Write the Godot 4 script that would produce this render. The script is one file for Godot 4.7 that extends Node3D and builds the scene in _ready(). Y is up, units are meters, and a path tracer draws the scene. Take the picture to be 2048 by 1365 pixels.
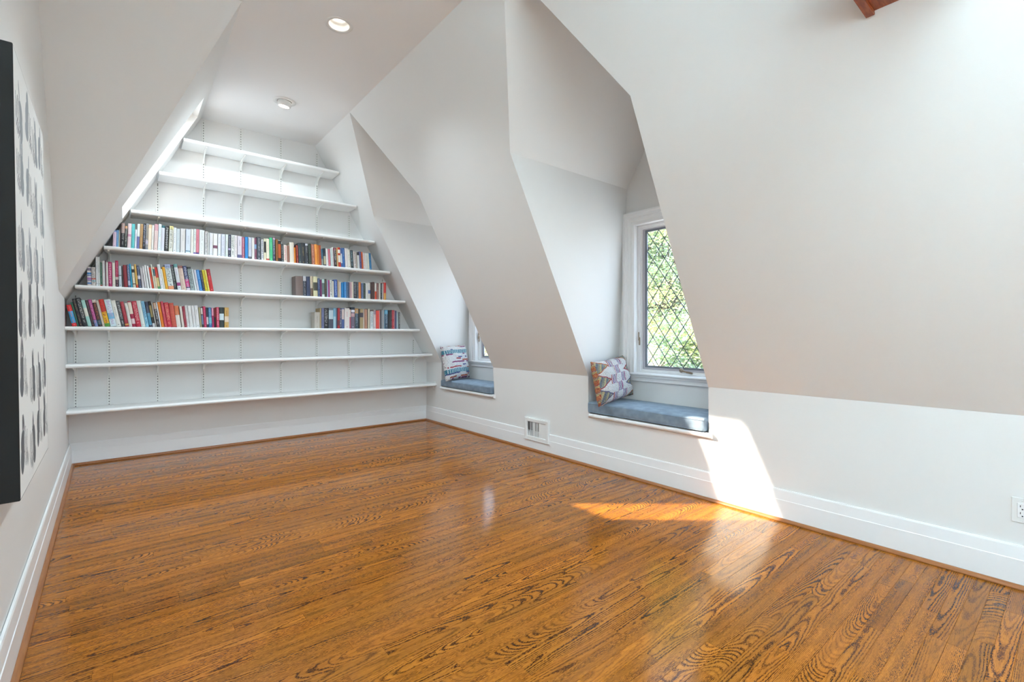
extends Node3D
# An attic reading room: sloped white ceilings, two dormer window seats, a wall of shelves with books, an oak strip floor.
# World axes: x along the shelf wall (right is +), z towards the viewer, y up. Units are metres.

const SHELF_WALL = -5.63      # z of the shelf wall
const SHELF_FRONT = -5.353    # z of the shelf edges
const RIGHT_WALL = 3.137      # x of the low wall under the right slope
const CEIL = 3.313
const REAR = 3.0
var M := {}
var taken := {}
var rng := RandomNumberGenerator.new()

func right_slope(y: float) -> float: return 3.5845 - 0.57155 * y
func left_slope(y: float) -> float: return -0.326 + (y - 1.563) / 1.912
func left_wall(y: float, z: float) -> float: return -0.375 + 0.0205 * (z + 5.6) - 0.012 * y

# ---------------------------------------------------------------- helpers
func numbered(called: String) -> String:
	if not taken.has(called):
		taken[called] = 0
		return called
	taken[called] += 1
	return "%s_%03d" % [called, taken[called]]

func thing(called: String, label: String, category: String, at := Vector3.ZERO, group := "") -> Node3D:
	var o := Node3D.new()
	o.name = numbered(called)
	add_child(o)
	o.position = at
	tag(o, label, category, group)
	return o

func tag(o: Node3D, label: String, category: String, group := "") -> void:
	o.set_meta("label", label)
	o.set_meta("category", category)
	if group != "": o.set_meta("group", group)

func shell(called: String, label: String, category: String) -> Node3D:
	var o := thing(called, label, category)
	o.set_meta("kind", "structure")
	return o

func st_new() -> SurfaceTool:
	var st := SurfaceTool.new()
	st.begin(Mesh.PRIMITIVE_TRIANGLES)
	return st

func obj(called: String, st: SurfaceTool, mat: Material, parent: Node, smooth := false) -> MeshInstance3D:
	var o := MeshInstance3D.new()
	o.name = called
	st.index()
	st.generate_normals()
	o.mesh = st.commit()
	o.material_override = mat
	parent.add_child(o, true)
	return o

# a flat convex face; the side away from «inside» is the front
func face(st: SurfaceTool, pts: Array, inside = null, uvs: Array = [], group := -1) -> void:
	var p := pts.duplicate()
	var t := uvs.duplicate()
	if inside != null:
		var n: Vector3 = (p[1] - p[0]).cross(p[2] - p[0])
		if p.size() > 3: n += (p[2] - p[0]).cross(p[3] - p[0])
		var c := Vector3.ZERO
		for q in p: c += q / p.size()
		if n.dot(c - inside) > 0.0:
			p.reverse()
			t.reverse()
	for i in range(1, p.size() - 1):
		for k in [0, i, i + 1]:
			st.set_smooth_group(group)
			if t.size() > 0: st.set_uv(t[k])
			st.add_vertex(p[k])

# any flat polygon, given as corners in space
func poly(st: SurfaceTool, pts: Array, inside: Vector3) -> void:
	var n := Vector3.ZERO
	for i in pts.size():
		n += (pts[i] - pts[0]).cross(pts[(i + 1) % pts.size()] - pts[0])
	n = n.normalized()
	var a := n.cross(Vector3(0.31, 0.83, 0.47)).normalized()
	var b := n.cross(a)
	var flat := PackedVector2Array()
	for q in pts: flat.append(Vector2((q - pts[0]).dot(a), (q - pts[0]).dot(b)))
	var tri := Geometry2D.triangulate_polygon(flat)
	for i in range(0, tri.size(), 3):
		face(st, [pts[tri[i]], pts[tri[i + 1]], pts[tri[i + 2]]], inside)

# a wall panel: its room side as given, and a back «thick» behind it
func slab(st: SurfaceTool, pts: Array, room: Vector3, thick := 0.12, shift := Vector3.ZERO) -> void:
	var n := Vector3.ZERO
	for i in pts.size():
		n += (pts[i] - pts[0]).cross(pts[(i + 1) % pts.size()] - pts[0])
	n = n.normalized()
	if n.dot(room - pts[0]) > 0.0: n = -n
	var back := []
	for q in pts: back.append(q + n * thick + shift)
	poly(st, pts, pts[0] + n)
	poly(st, back, pts[0])

# a box with chamfered edges, in the frame «b»
func cbox(st: SurfaceTool, lo: Vector3, hi: Vector3, c := 0.002, b := Transform3D.IDENTITY) -> void:
	var m := (lo + hi) / 2.0
	var h := (hi - lo) / 2.0
	c = minf(c, minf(h.x, minf(h.y, h.z)) * 0.9)
	var mid := b * m
	if c <= 0.0:
		for ax in 3:
			for s in [-1.0, 1.0]:
				var q := []
				for k in [[-1, -1], [1, -1], [1, 1], [-1, 1]]:
					var v := Vector3.ZERO
					v[ax] = s * h[ax]
					v[(ax + 1) % 3] = k[0] * h[(ax + 1) % 3]
					v[(ax + 2) % 3] = k[1] * h[(ax + 2) % 3]
					q.append(b * (m + v))
				face(st, q, mid)
		return
	for ax in 3:
		var a1 := (ax + 1) % 3
		var a2 := (ax + 2) % 3
		for s in [-1.0, 1.0]:
			var q := []
			for k in [[-1, -1], [1, -1], [1, 1], [-1, 1]]:
				var v := Vector3.ZERO
				v[ax] = s * h[ax]
				v[a1] = k[0] * (h[a1] - c)
				v[a2] = k[1] * (h[a2] - c)
				q.append(b * (m + v))
			face(st, q, mid)
			for s2 in [-1.0, 1.0]:
				var e := []
				for k in [-1, 1]:
					var v := Vector3.ZERO
					v[a1] = s * h[a1]
					v[a2] = s2 * (h[a2] - c)
					v[ax] = k * (h[ax] - c)
					e.append(b * (m + v))
				for k in [1, -1]:
					var v := Vector3.ZERO
					v[a1] = s * (h[a1] - c)
					v[a2] = s2 * h[a2]
					v[ax] = k * (h[ax] - c)
					e.append(b * (m + v))
				face(st, e, mid)
	for sx in [-1.0, 1.0]:
		for sy in [-1.0, 1.0]:
			for sz in [-1.0, 1.0]:
				var s := Vector3(sx, sy, sz)
				var q := []
				for ax in 3:
					var v := s * (h - Vector3(c, c, c))
					v[ax] = s[ax] * h[ax]
					q.append(b * (m + v))
				face(st, q, mid)

# a profile (in the plane of u and v) pushed along «run»
func extrude(st: SurfaceTool, prof: Array, at: Vector3, u: Vector3, v: Vector3, run: Vector3, group := -1) -> void:
	var c := Vector2.ZERO
	for q in prof: c += q / prof.size()
	var mid := at + u * c.x + v * c.y + run / 2.0
	var flat := PackedVector2Array(prof)
	for i in prof.size():
		var a: Vector2 = prof[i]
		var b: Vector2 = prof[(i + 1) % prof.size()]
		var side := (b - a).orthogonal()
		if Geometry2D.is_point_in_polygon((a + b) / 2.0 + side.normalized() * 0.00005, flat): side = -side
		var p := [at + u * a.x + v * a.y, at + u * b.x + v * b.y, at + u * b.x + v * b.y + run, at + u * a.x + v * a.y + run]
		var w: Vector3 = (p[0] + p[2]) / 2.0 - (u * side.x + v * side.y).normalized()
		face(st, p, w, [], group)
	var tri := Geometry2D.triangulate_polygon(flat)
	for e in [0.0, 1.0]:
		for i in range(0, tri.size(), 3):
			var q := []
			for k in 3: q.append(at + u * prof[tri[i + k]].x + v * prof[tri[i + k]].y + run * e)
			face(st, q, mid)

# a mitred frame round a rectangle in the plane of u and v; the profile lists (distance out from the rectangle, height along n)
func frame(st: SurfaceTool, at: Vector3, u: Vector3, v: Vector3, n: Vector3, size: Vector2, prof: Array, open_bottom := false) -> void:
	var ring := func(q: Vector2) -> Array:
		var lowv: float = 0.0 if open_bottom else -q.x
		return [at + u * -q.x + v * lowv + n * q.y, at + u * -q.x + v * (size.y + q.x) + n * q.y,
			at + u * (size.x + q.x) + v * (size.y + q.x) + n * q.y, at + u * (size.x + q.x) + v * lowv + n * q.y]
	for i in prof.size() - 1:
		var a: Array = ring.call(prof[i])
		var b: Array = ring.call(prof[i + 1])
		var d: Vector2 = prof[i + 1] - prof[i]
		for k in (3 if open_bottom else 4):
			var j := (k + 1) % 4
			var out: Vector3 = [-u, v, u, -v][k]
			var up: Vector3 = out * -d.y + n * d.x
			var c: Vector3 = (a[k] + b[j]) / 2.0
			face(st, [a[k], a[j], b[j], b[k]], c - up.normalized())

# a turned shape: profile points (radius, height) round the axis «up»
func lathe(st: SurfaceTool, prof: Array, at := Transform3D.IDENTITY, n := 32, group := 1) -> void:
	for i in prof.size() - 1:
		var d: Vector2 = prof[i + 1] - prof[i]
		for k in n:
			var a := TAU * k / n
			var b := TAU * (k + 1) / n
			var p := []
			for e in [[prof[i], a], [prof[i], b], [prof[i + 1], b], [prof[i + 1], a]]:
				p.append(at * Vector3(e[0].x * cos(e[1]), e[0].y, e[0].x * sin(e[1])))
			var m := (a + b) / 2.0
			var out := at.basis * Vector3(cos(m) * d.y, -d.x, sin(m) * d.y)
			var c: Vector3 = (p[0] + p[2]) / 2.0
			if p[0].is_equal_approx(p[1]): p = [p[0], p[2], p[3]]
			elif p[2].is_equal_approx(p[3]): p = [p[0], p[1], p[2]]
			face(st, p, c - out.normalized(), [], group)

func mat(albedo: Color, rough := 0.6, metal := 0.0) -> StandardMaterial3D:
	var m := StandardMaterial3D.new()
	m.albedo_color = albedo
	m.roughness = rough
	m.metallic = metal
	return m

func srgb(r: int, g: int, b: int) -> Color: return Color(r / 255.0, g / 255.0, b / 255.0)

func noise_tex(freq: float, size: int, lo: Color, hi: Color, octaves := 3, as_normal := 0.0, kind := FastNoiseLite.TYPE_SIMPLEX_SMOOTH, seed_ := 7) -> NoiseTexture2D:
	var n := FastNoiseLite.new()
	n.seed = seed_
	n.noise_type = kind
	n.frequency = freq
	n.fractal_octaves = octaves
	var t := NoiseTexture2D.new()
	t.width = size
	t.height = size
	t.seamless = true
	t.noise = n
	if as_normal > 0.0:
		t.as_normal_map = true
		t.bump_strength = as_normal
	else:
		var g := Gradient.new()
		g.set_color(0, lo)
		g.set_color(1, hi)
		t.color_ramp = g
	return t

# ---------------------------------------------------------------- computed surfaces
# stained red oak: lanes 56 pixels wide (57 mm), one metre per 1024 pixels; growth rings cut flat make the cathedral figure
const LANES = 32
const LANE = 56
func oak_image() -> ImageTexture:
	var w := 2048
	var h := LANES * LANE
	var data := PackedByteArray()
	data.resize(w * h * 3)
	var n1 := FastNoiseLite.new()
	n1.seed = 3
	n1.frequency = 1.0
	n1.fractal_octaves = 2
	var n2 := FastNoiseLite.new()
	n2.seed = 11
	n2.frequency = 1.0
	n2.fractal_octaves = 2
	var r := RandomNumberGenerator.new()
	r.seed = 20
	for lane in LANES:
		var kind := lane % 8
		var c0 := r.randf_range(8.0, 49.0)
		var tilt := r.randf_range(0.016, 0.045)     # long pointed figure
		var wave := r.randf_range(3.0, 7.0)
		var ring := r.randf_range(4.0, 7.0)
		if kind >= 6 or kind == 4:                               # straight grain
			c0 = r.randf_range(-140.0, -60.0)
			ring = r.randf_range(3.2, 5.2)
			tilt = 0.004
			wave = 5.0
		elif kind == 5:
			c0 = r.randf_range(-26.0, 0.0)
			tilt = r.randf_range(0.01, 0.03)
		elif kind == 3:                             # close ladder figure
			tilt = r.randf_range(0.06, 0.13)
			wave = r.randf_range(6.0, 11.0)
			ring = r.randf_range(3.4, 5.0)
		var d0 := r.randf_range(4.0, 14.0)
		var flip := r.randf() < 0.5
		var tone := r.randf_range(0.93, 1.06)
		for x in w:
			var bend := n1.get_noise_2d(x * 0.0022, lane * 7.3) * wave + n1.get_noise_2d(x * 0.012, lane * 5.1 + 40.0) * wave * 0.22
			var d := maxf(1.0, d0 + tilt * (2048 - x if flip else x) + bend)
			var c := c0 + n1.get_noise_2d(x * 0.0014, lane * 3.7 + 90.0) * 10.0
			for y in LANE:
				var yy := float(y) * 57.0 / LANE - c
				var jit := n2.get_noise_2d(x * 0.05, lane * 60.0 + y * 0.5)
				var f := sqrt(yy * yy + d * d) / ring + jit * 0.30
				var k := floorf(f)
				f -= k
				var strong := 0.62 + 0.38 * sin(k * 12.9898 + lane)
				var dark := 0.0
				if f < 0.30: dark = minf(1.0, (1.0 - f / 0.30) * 2.2) * strong
				elif f > 0.92: dark = (f - 0.92) / 0.08 * strong
				var pore := n2.get_noise_2d(x * 0.014 + 500.0, lane * 90.0 + y * 3.1)
				if pore > 0.1: dark += (pore - 0.1) * 0.55
				dark = clampf(dark, 0.0, 1.0)
				var g := tone * (1.0 + 0.10 * n1.get_noise_2d(x * 0.004 + 77.0, lane * 9.0 + y * 0.05) + 0.05 * jit)
				var i := ((lane * LANE + y) * w + x) * 3
				data[i] = int(clampf(lerpf(182.0, 60.0, dark) * g, 0.0, 255.0))
				data[i + 1] = int(clampf(lerpf(111.0, 29.0, dark) * g, 0.0, 255.0))
				data[i + 2] = int(clampf(lerpf(31.0, 5.0, dark) * g, 0.0, 255.0))
	var im := Image.create_from_data(w, h, false, Image.FORMAT_RGB8, data)
	im.generate_mipmaps()
	return ImageTexture.create_from_image(im)

# the printed spines, one cell of 32 x 256 pixels per book
const CELL_W = 32
const CELL_H = 256
var spines: Image
const LETTERS = {"H": [17, 17, 17, 31, 17, 17, 17], "I": [14, 4, 4, 4, 4, 4, 14], "S": [15, 16, 16, 14, 1, 1, 30], "T": [31, 4, 4, 4, 4, 4, 4], "O": [14, 17, 17, 17, 17, 17, 14], "R": [30, 17, 17, 30, 20, 18, 17], "Y": [17, 17, 10, 4, 4, 4, 4]}

func print_spine(i: int, base: Color, ink, style: String, bands: String) -> void:
	var x0 := (i % 64) * CELL_W
	var y0 := (i / 64) * CELL_H
	spines.fill_rect(Rect2i(x0, y0, CELL_W, CELL_H), base)
	for b in bands.split(";", false):
		var q := b.split(":")
		var t0 := int(float(q[0]) * CELL_H)
		var t1 := int(float(q[1]) * CELL_H)
		spines.fill_rect(Rect2i(x0, y0 + t0, CELL_W, maxi(2, t1 - t0)), Color(q[2]))
	if ink == null: return
	var c: Color = base.lerp(ink, 0.72)
	var r := RandomNumberGenerator.new()
	r.seed = 100 + i
	match style:
		"f":   # one small line of lettering running down, a maker's mark at the foot
			var y := r.randi_range(40, 80)
			var stop := y + r.randi_range(50, 100)
			while y < stop:
				spines.fill_rect(Rect2i(x0 + 13, y0 + y, 6, 3), c)
				if r.randf() < 0.5: spines.fill_rect(Rect2i(x0 + 13, y0 + y, 2, 6), c)
				y += r.randi_range(6, 10)
			spines.fill_rect(Rect2i(x0 + 12, y0 + 230, 8, 8), c)
		"s":   # a title and a shorter second line, both running down
			var y := 18
			var gap := r.randi_range(120, 160)
			while y < 215:
				var wide := 11 if y < gap else 7
				if y < gap - 8 or y > gap + 10:
					spines.fill_rect(Rect2i(x0 + 16 - wide / 2, y0 + y, wide - r.randi() % 4, 2), c)
					if r.randf() < 0.7: spines.fill_rect(Rect2i(x0 + 16 - wide / 2 + (r.randi() % 2) * (wide - 3), y0 + y, 3, 5), c)
				y += r.randi_range(5, 9)
			spines.fill_rect(Rect2i(x0 + 12, y0 + 232, 8, 9), c)
		"b":   # large lettering
			var y := 16
			var gap := r.randi_range(150, 185)
			while y < 222:
				if y > gap and y < gap + 16:
					y += 16
					continue
				var wide := 19 if y < gap else 12
				var xl := x0 + 16 - wide / 2
				spines.fill_rect(Rect2i(xl, y0 + y, wide, 3), c)
				match r.randi() % 4:
					0: spines.fill_rect(Rect2i(xl, y0 + y, 5, 8), c)
					1: spines.fill_rect(Rect2i(xl + wide - 5, y0 + y, 5, 8), c)
					2: spines.fill_rect(Rect2i(xl, y0 + y + 6, wide, 3), c)
					_: spines.fill_rect(Rect2i(xl + wide / 2 - 2, y0 + y, 5, 9), c)
				y += r.randi_range(10, 14)
		"w":   # script: a swinging line of joined strokes
			for y in range(22, 226):
				var s := sin(y * 0.42 + sin(y * 0.11 + i) * 2.4) * 4.5 + sin(y * 0.07) * 2.0
				spines.fill_rect(Rect2i(x0 + 14 + int(s), y0 + y, 4, 2), c)
				if y % 23 < 3: spines.fill_rect(Rect2i(x0 + 7, y0 + y, 17, 2), c)
		"v":   # raised bands and ornament
			for y in range(10, 246, 12):
				spines.fill_rect(Rect2i(x0 + 3, y0 + y, 26, 4), c)
		"H":   # upright letters stacked down the spine
			var word := "HISTORY"
			for k in word.length():
				var rows: Array = LETTERS[word[k]]
				for yy in 7:
					for xx in 5:
						if rows[yy] & (16 >> xx): spines.fill_rect(Rect2i(x0 + 6 + xx * 4, y0 + 14 + k * 33 + yy * 4, 4, 4), c)

# woven wool patterns of the two throw pillows
func pillow_image(which: int) -> ImageTexture:
	var s := 256
	var im := Image.create(s, s, false, Image.FORMAT_RGB8)
	var n := FastNoiseLite.new()
	n.seed = 5 + which
	n.frequency = 0.19
	var n2 := FastNoiseLite.new()
	n2.seed = 15 + which
	n2.frequency = 0.02
	var white := srgb(236, 232, 230)
	for y in s:
		for x in s:
			var u := float(x) / s
			var v := float(y) / s
			var c := white
			var j := n.get_noise_2d(x, y)
			var fray := n.get_noise_2d(x * 2.5, y * 0.8) * 0.012
			if which == 0:
				# zigzag triangles down both sides, groups of short coloured ribs between them
				for side in 2:
					var uu := u if side == 0 else 1.0 - u
					var tri := 0.30 - absf(fposmod(v * 3.0 + 0.5 * side, 1.0) - 0.5) * 0.56
					var edge := uu - tri - fray
					if edge < -0.028:
						c = [srgb(150, 152, 138), srgb(196, 180, 140), srgb(120, 128, 140)][int(fposmod(floorf((u + v * 0.3) * 26.0), 3.0))]
					elif edge < 0.012:
						c = [srgb(200, 110, 76), srgb(176, 78, 88), srgb(104, 100, 132)][int(floorf(v * 3.0 + 0.5 * side)) % 3]
					if uu < 0.035: c = [srgb(204, 140, 84), srgb(176, 92, 74), srgb(150, 150, 138), srgb(206, 176, 110), srgb(172, 70, 64)][int(fposmod(floorf(v * 31.0 + j * 2.0), 5.0))]
				if u > 0.30 and u < 0.72:
					var col := int(floorf((u - 0.30) / 0.14))
					var cell := fposmod(v * 2.5 + col * 0.5, 1.0)
					var rib := fposmod((u - 0.30) * 24.0, 1.0)
					if cell < 0.52 and rib < 0.55:
						c = [srgb(182, 92, 86), srgb(144, 108, 158), srgb(112, 112, 140), srgb(164, 90, 130)][int(floorf((u - 0.30) * 24.0) + col) % 4]
			else:
				# bands of upright teal ribs, broken dashes in rust, plum and indigo
				var w := v + fray * 1.6
				if (w > 0.16 and w < 0.27) or (w > 0.70 and w < 0.82):
					c = srgb(76, 140, 160) if fposmod(u * 17.0 + j * 0.25, 1.0) < 0.6 else srgb(206, 220, 222)
				else:
					var row := int(floorf(w * 22.0))
					var dash := n2.get_noise_2d(u * 110.0, row * 37.0)
					if fposmod(w * 22.0, 1.0) < 0.72 and dash > 0.06 and row % 5 != 2:
						c = [srgb(196, 86, 50), srgb(150, 66, 112), srgb(186, 96, 62), srgb(74, 82, 140), srgb(178, 58, 62)][row % 5]
			c = c * (0.93 + 0.22 * j)
			c.a = 1.0
			im.set_pixel(x, y, c)
	im.generate_mipmaps()
	return ImageTexture.create_from_image(im)

# the print on the canvas: grey studies of hands and their shadows in rows
func canvas_image() -> ImageTexture:
	var w := 480
	var h := 760
	var im := Image.create(w, h, false, Image.FORMAT_RGB8)
	im.fill(srgb(238, 238, 236))
	var r := RandomNumberGenerator.new()
	r.seed = 44
	var spot := func(cx: float, cy: float, rx: float, ry: float, ang: float, c: Color) -> void:
		var m := int(maxf(rx, ry)) + 2
		for y in range(int(cy) - m, int(cy) + m):
			for x in range(int(cx) - m, int(cx) + m):
				if x < 4 or y < 4 or x >= w - 4 or y >= h - 4: continue
				var dx := x - cx
				var dy := y - cy
				var a := (dx * cos(ang) + dy * sin(ang)) / rx
				var b := (-dx * sin(ang) + dy * cos(ang)) / ry
				if a * a + b * b < 1.0: im.set_pixel(x, y, c)
	for row in 6:
		for col in 4:
			var cx := 66.0 + col * 116.0 + r.randf_range(-10, 10)
			var cy := 74.0 + row * 122.0 + r.randf_range(-16, 16)
			var g := 0.62 if row < 3 else 0.40
			var shade := Color(g * 0.96, g * 0.99, g * 1.03)
			# the cast shape: a head with two or three raised ears or wings
			var side := 1.0 if r.randf() < 0.6 else -1.0
			spot.call(cx + side * 16, cy, r.randf_range(20, 30), r.randf_range(22, 34), r.randf_range(-0.3, 0.3), shade)
			spot.call(cx + side * 24, cy + 26, r.randf_range(16, 26), r.randf_range(16, 26), 0.2, shade)
			for k in r.randi_range(1, 3):
				spot.call(cx + side * (2.0 + k * 13.0), cy - 34, r.randf_range(4, 9), r.randf_range(16, 28), r.randf_range(-0.4, 0.4), shade)
			# the hand beside it: palm, fingers and creases
			spot.call(cx - side * 22, cy + 22, 24, 24, r.randf_range(-0.5, 0.5), srgb(204, 206, 206))
			spot.call(cx - side * 20, cy + 18, 17, 20, r.randf_range(-0.5, 0.5), srgb(228, 228, 226))
			for k in 4:
				var fx := cx - side * 38.0 + side * k * 12.0
				var fa := r.randf_range(-0.35, 0.35)
				var fl := r.randf_range(18, 28)
				spot.call(fx, cy, 6.0, fl, fa, srgb(128, 131, 134))
				spot.call(fx + 1.5, cy, 4.0, fl - 2.0, fa, srgb(226, 226, 224))
			for k in 4:
				spot.call(cx - side * 26 + k * 8.0, cy + 26 + k * 5.0, 2.0, 13, 0.7, srgb(84, 86, 90))
	im.generate_mipmaps()
	return ImageTexture.create_from_image(im)

func make_materials() -> void:
	M.brightened_ceiling = mat(srgb(248, 248, 248), 0.7)  # whiter than the walls, to brighten the dim flat ceiling
	var paint := mat(srgb(235, 234, 232), 0.55)
	M.paint = paint
	M.trim = mat(srgb(244, 244, 244), 0.32)
	M.shelf = mat(srgb(243, 243, 242), 0.3)
	M.standard = mat(srgb(238, 238, 234), 0.4)
	M.slot = mat(srgb(142, 140, 136), 0.8)
	M.dark = mat(srgb(40, 39, 38), 0.8)
	M.plastic = mat(srgb(240, 240, 238), 0.25)
	M.oak = mat(Color.WHITE, 0.14)
	M.oak.metallic_specular = 0.36
	M.oak.albedo_texture = oak_image()
	M.oak.vertex_color_use_as_albedo = true
	M.oak.texture_filter = BaseMaterial3D.TEXTURE_FILTER_LINEAR_WITH_MIPMAPS_ANISOTROPIC
	M.shoe = mat(srgb(176, 118, 70), 0.35)
	M.shoe.albedo_texture = noise_tex(0.02, 256, srgb(214, 190, 170), Color.WHITE, 4)
	M.shoe.uv1_triplanar = true
	M.shoe.uv1_scale = Vector3(8, 30, 0.8)
	M.beam = mat(srgb(176, 92, 34), 0.4)
	M.beam.albedo_texture = noise_tex(0.03, 256, srgb(170, 140, 120), Color.WHITE, 4, 0.0, FastNoiseLite.TYPE_SIMPLEX_SMOOTH, 9)
	M.beam.uv1_triplanar = true
	M.beam.uv1_scale = Vector3(1.5, 9, 9)
	M.velvet = mat(srgb(142, 160, 176), 0.85)
	M.velvet.albedo_texture = noise_tex(0.012, 256, srgb(205, 208, 212), Color.WHITE, 4, 0.0, FastNoiseLite.TYPE_SIMPLEX_SMOOTH, 21)
	M.velvet.uv1_triplanar = true
	M.velvet.uv1_scale = Vector3(3, 3, 3)
	M.velvet.rim_enabled = true
	M.velvet.rim = 0.5
	M.velvet.rim_tint = 0.4
	for k in 2:
		var p := mat(Color.WHITE, 0.95)
		p.albedo_texture = pillow_image(k)
		p.normal_enabled = true
		p.normal_texture = noise_tex(0.16, 256, Color.BLACK, Color.WHITE, 3, 7.0, FastNoiseLite.TYPE_CELLULAR)
		p.normal_scale = 1.0
		M["pillow%d" % k] = p
	M.canvas_side = mat(srgb(27, 28, 28), 0.8)
	M.canvas = mat(Color.WHITE, 0.7)
	M.canvas.albedo_texture = canvas_image()
	M.lead = mat(srgb(62, 74, 82), 0.5, 0.3)
	M.sash = mat(srgb(196, 193, 200), 0.4)
	M.sash_dark = mat(srgb(128, 134, 144), 0.5)
	M.brass = mat(srgb(150, 134, 116), 0.35, 0.7)
	M.glass = mat(Color(0.86, 0.95, 0.93, 0.06), 0.02)
	M.glass.transparency = BaseMaterial3D.TRANSPARENCY_ALPHA
	M.pages = mat(srgb(226, 218, 200), 0.9)
	spines = Image.create(2048, 1024, false, Image.FORMAT_RGB8)
	M.spine = mat(Color.WHITE, 0.45)
	M.lamp = mat(srgb(255, 252, 244), 0.6)
	M.lamp.emission_enabled = true
	M.lamp.emission = srgb(255, 246, 232)
	M.lamp.emission_energy_multiplier = 3.0
	M.fill_bulb = mat(srgb(255, 252, 246), 0.6)  # glow of the added fill lamp behind the viewer
	M.fill_bulb.emission_enabled = true
	M.fill_bulb.emission = srgb(255, 248, 240)
	M.fill_bulb.emission_energy_multiplier = 2.0
	M.leaf = mat(Color.WHITE, 0.6)
	M.leaf.vertex_color_use_as_albedo = true
	M.leaf.cull_mode = BaseMaterial3D.CULL_DISABLED
	M.leaf.backlight_enabled = true
	M.leaf.backlight = Color(0.35, 0.45, 0.12)
	M.bark = mat(srgb(96, 84, 72), 0.9)
	M.stucco = mat(srgb(236, 228, 216), 0.8)
	M.shingle = mat(srgb(150, 160, 168), 0.8)
	M.ground = mat(srgb(228, 227, 222), 0.9)  # kept pale so it bounces light up through the windows

# ---------------------------------------------------------------- the scene
func _ready() -> void:
	# camera
	var cam := Camera3D.new()
	cam.name = "camera"
	add_child(cam)
	cam.position = Vector3(0, 1.15, 0)
	cam.rotation.y = -0.68755
	cam.projection = Camera3D.PROJECTION_FRUSTUM
	cam.near = 0.05
	cam.far = 300.0
	cam.size = 0.05 * 1365.0 / 942.85
	cam.frustum_offset = Vector2(0, -0.05 * 14.02 / 942.85)
	cam.current = true
	# sky, sun, exposure
	var env := Environment.new()
	env.background_mode = Environment.BG_SKY
	var sm := ProceduralSkyMaterial.new()
	sm.sky_top_color = srgb(170, 200, 232)
	sm.sky_horizon_color = srgb(222, 236, 247)
	sm.sky_curve = 0.18
	sm.ground_horizon_color = srgb(214, 214, 206)
	sm.ground_bottom_color = srgb(170, 170, 160)
	sm.sun_angle_max = 1.0
	var sky := Sky.new()
	sky.sky_material = sm
	env.sky = sky
	env.background_energy_multiplier = SKY_E
	env.tonemap_mode = Environment.TONE_MAPPER_LINEAR
	env.tonemap_exposure = EXPO
	env.sdfgi_enabled = true
	env.ssao_enabled = true
	env.ssil_enabled = true
	var we := WorldEnvironment.new()
	we.name = "environment"
	we.environment = env
	add_child(we)
	var sun := DirectionalLight3D.new()
	sun.name = "sun"
	add_child(sun)
	sun.look_at_from_position(Vector3(-10.8, 10, -13.7), Vector3.ZERO)
	sun.light_color = Color(1.0, 0.95, 0.87)
	sun.light_energy = SUN_E
	sun.light_angular_distance = 0.6
	sun.shadow_enabled = true

	make_materials()
	build_shell()
	build_floor()
	build_shelving()
	build_books()
	dormer(1)
	dormer(2)
	build_fittings()
	build_outside()

const SKY_E = 1.75
const SUN_E = 2.2
const EXPO = 3.5

# corners of the two dormers: ridge z, slope corners of the left and right cheeks (top z, bottom z), z of the cheeks at the seat, seat height, window wall x
const DORMER = {
	1: {"ridge": -2.14, "lt": -2.665, "lb": -2.768, "rt": -1.607, "rb": -1.668, "ls": -2.766, "rs": -1.664, "seat": 0.463, "wx": 3.55, "glass": -2.497},
	2: {"ridge": -4.55, "lt": -5.1, "lb": -5.238, "rt": -4.045, "rb": -4.146, "ls": -5.25, "rs": -4.118, "seat": 0.482, "wx": 3.53, "glass": -4.955},
}
const CHEEK = 2.475
const KNEE = 0.78

func S(y: float, z: float) -> Vector3: return Vector3(right_slope(y), y, z)

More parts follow.
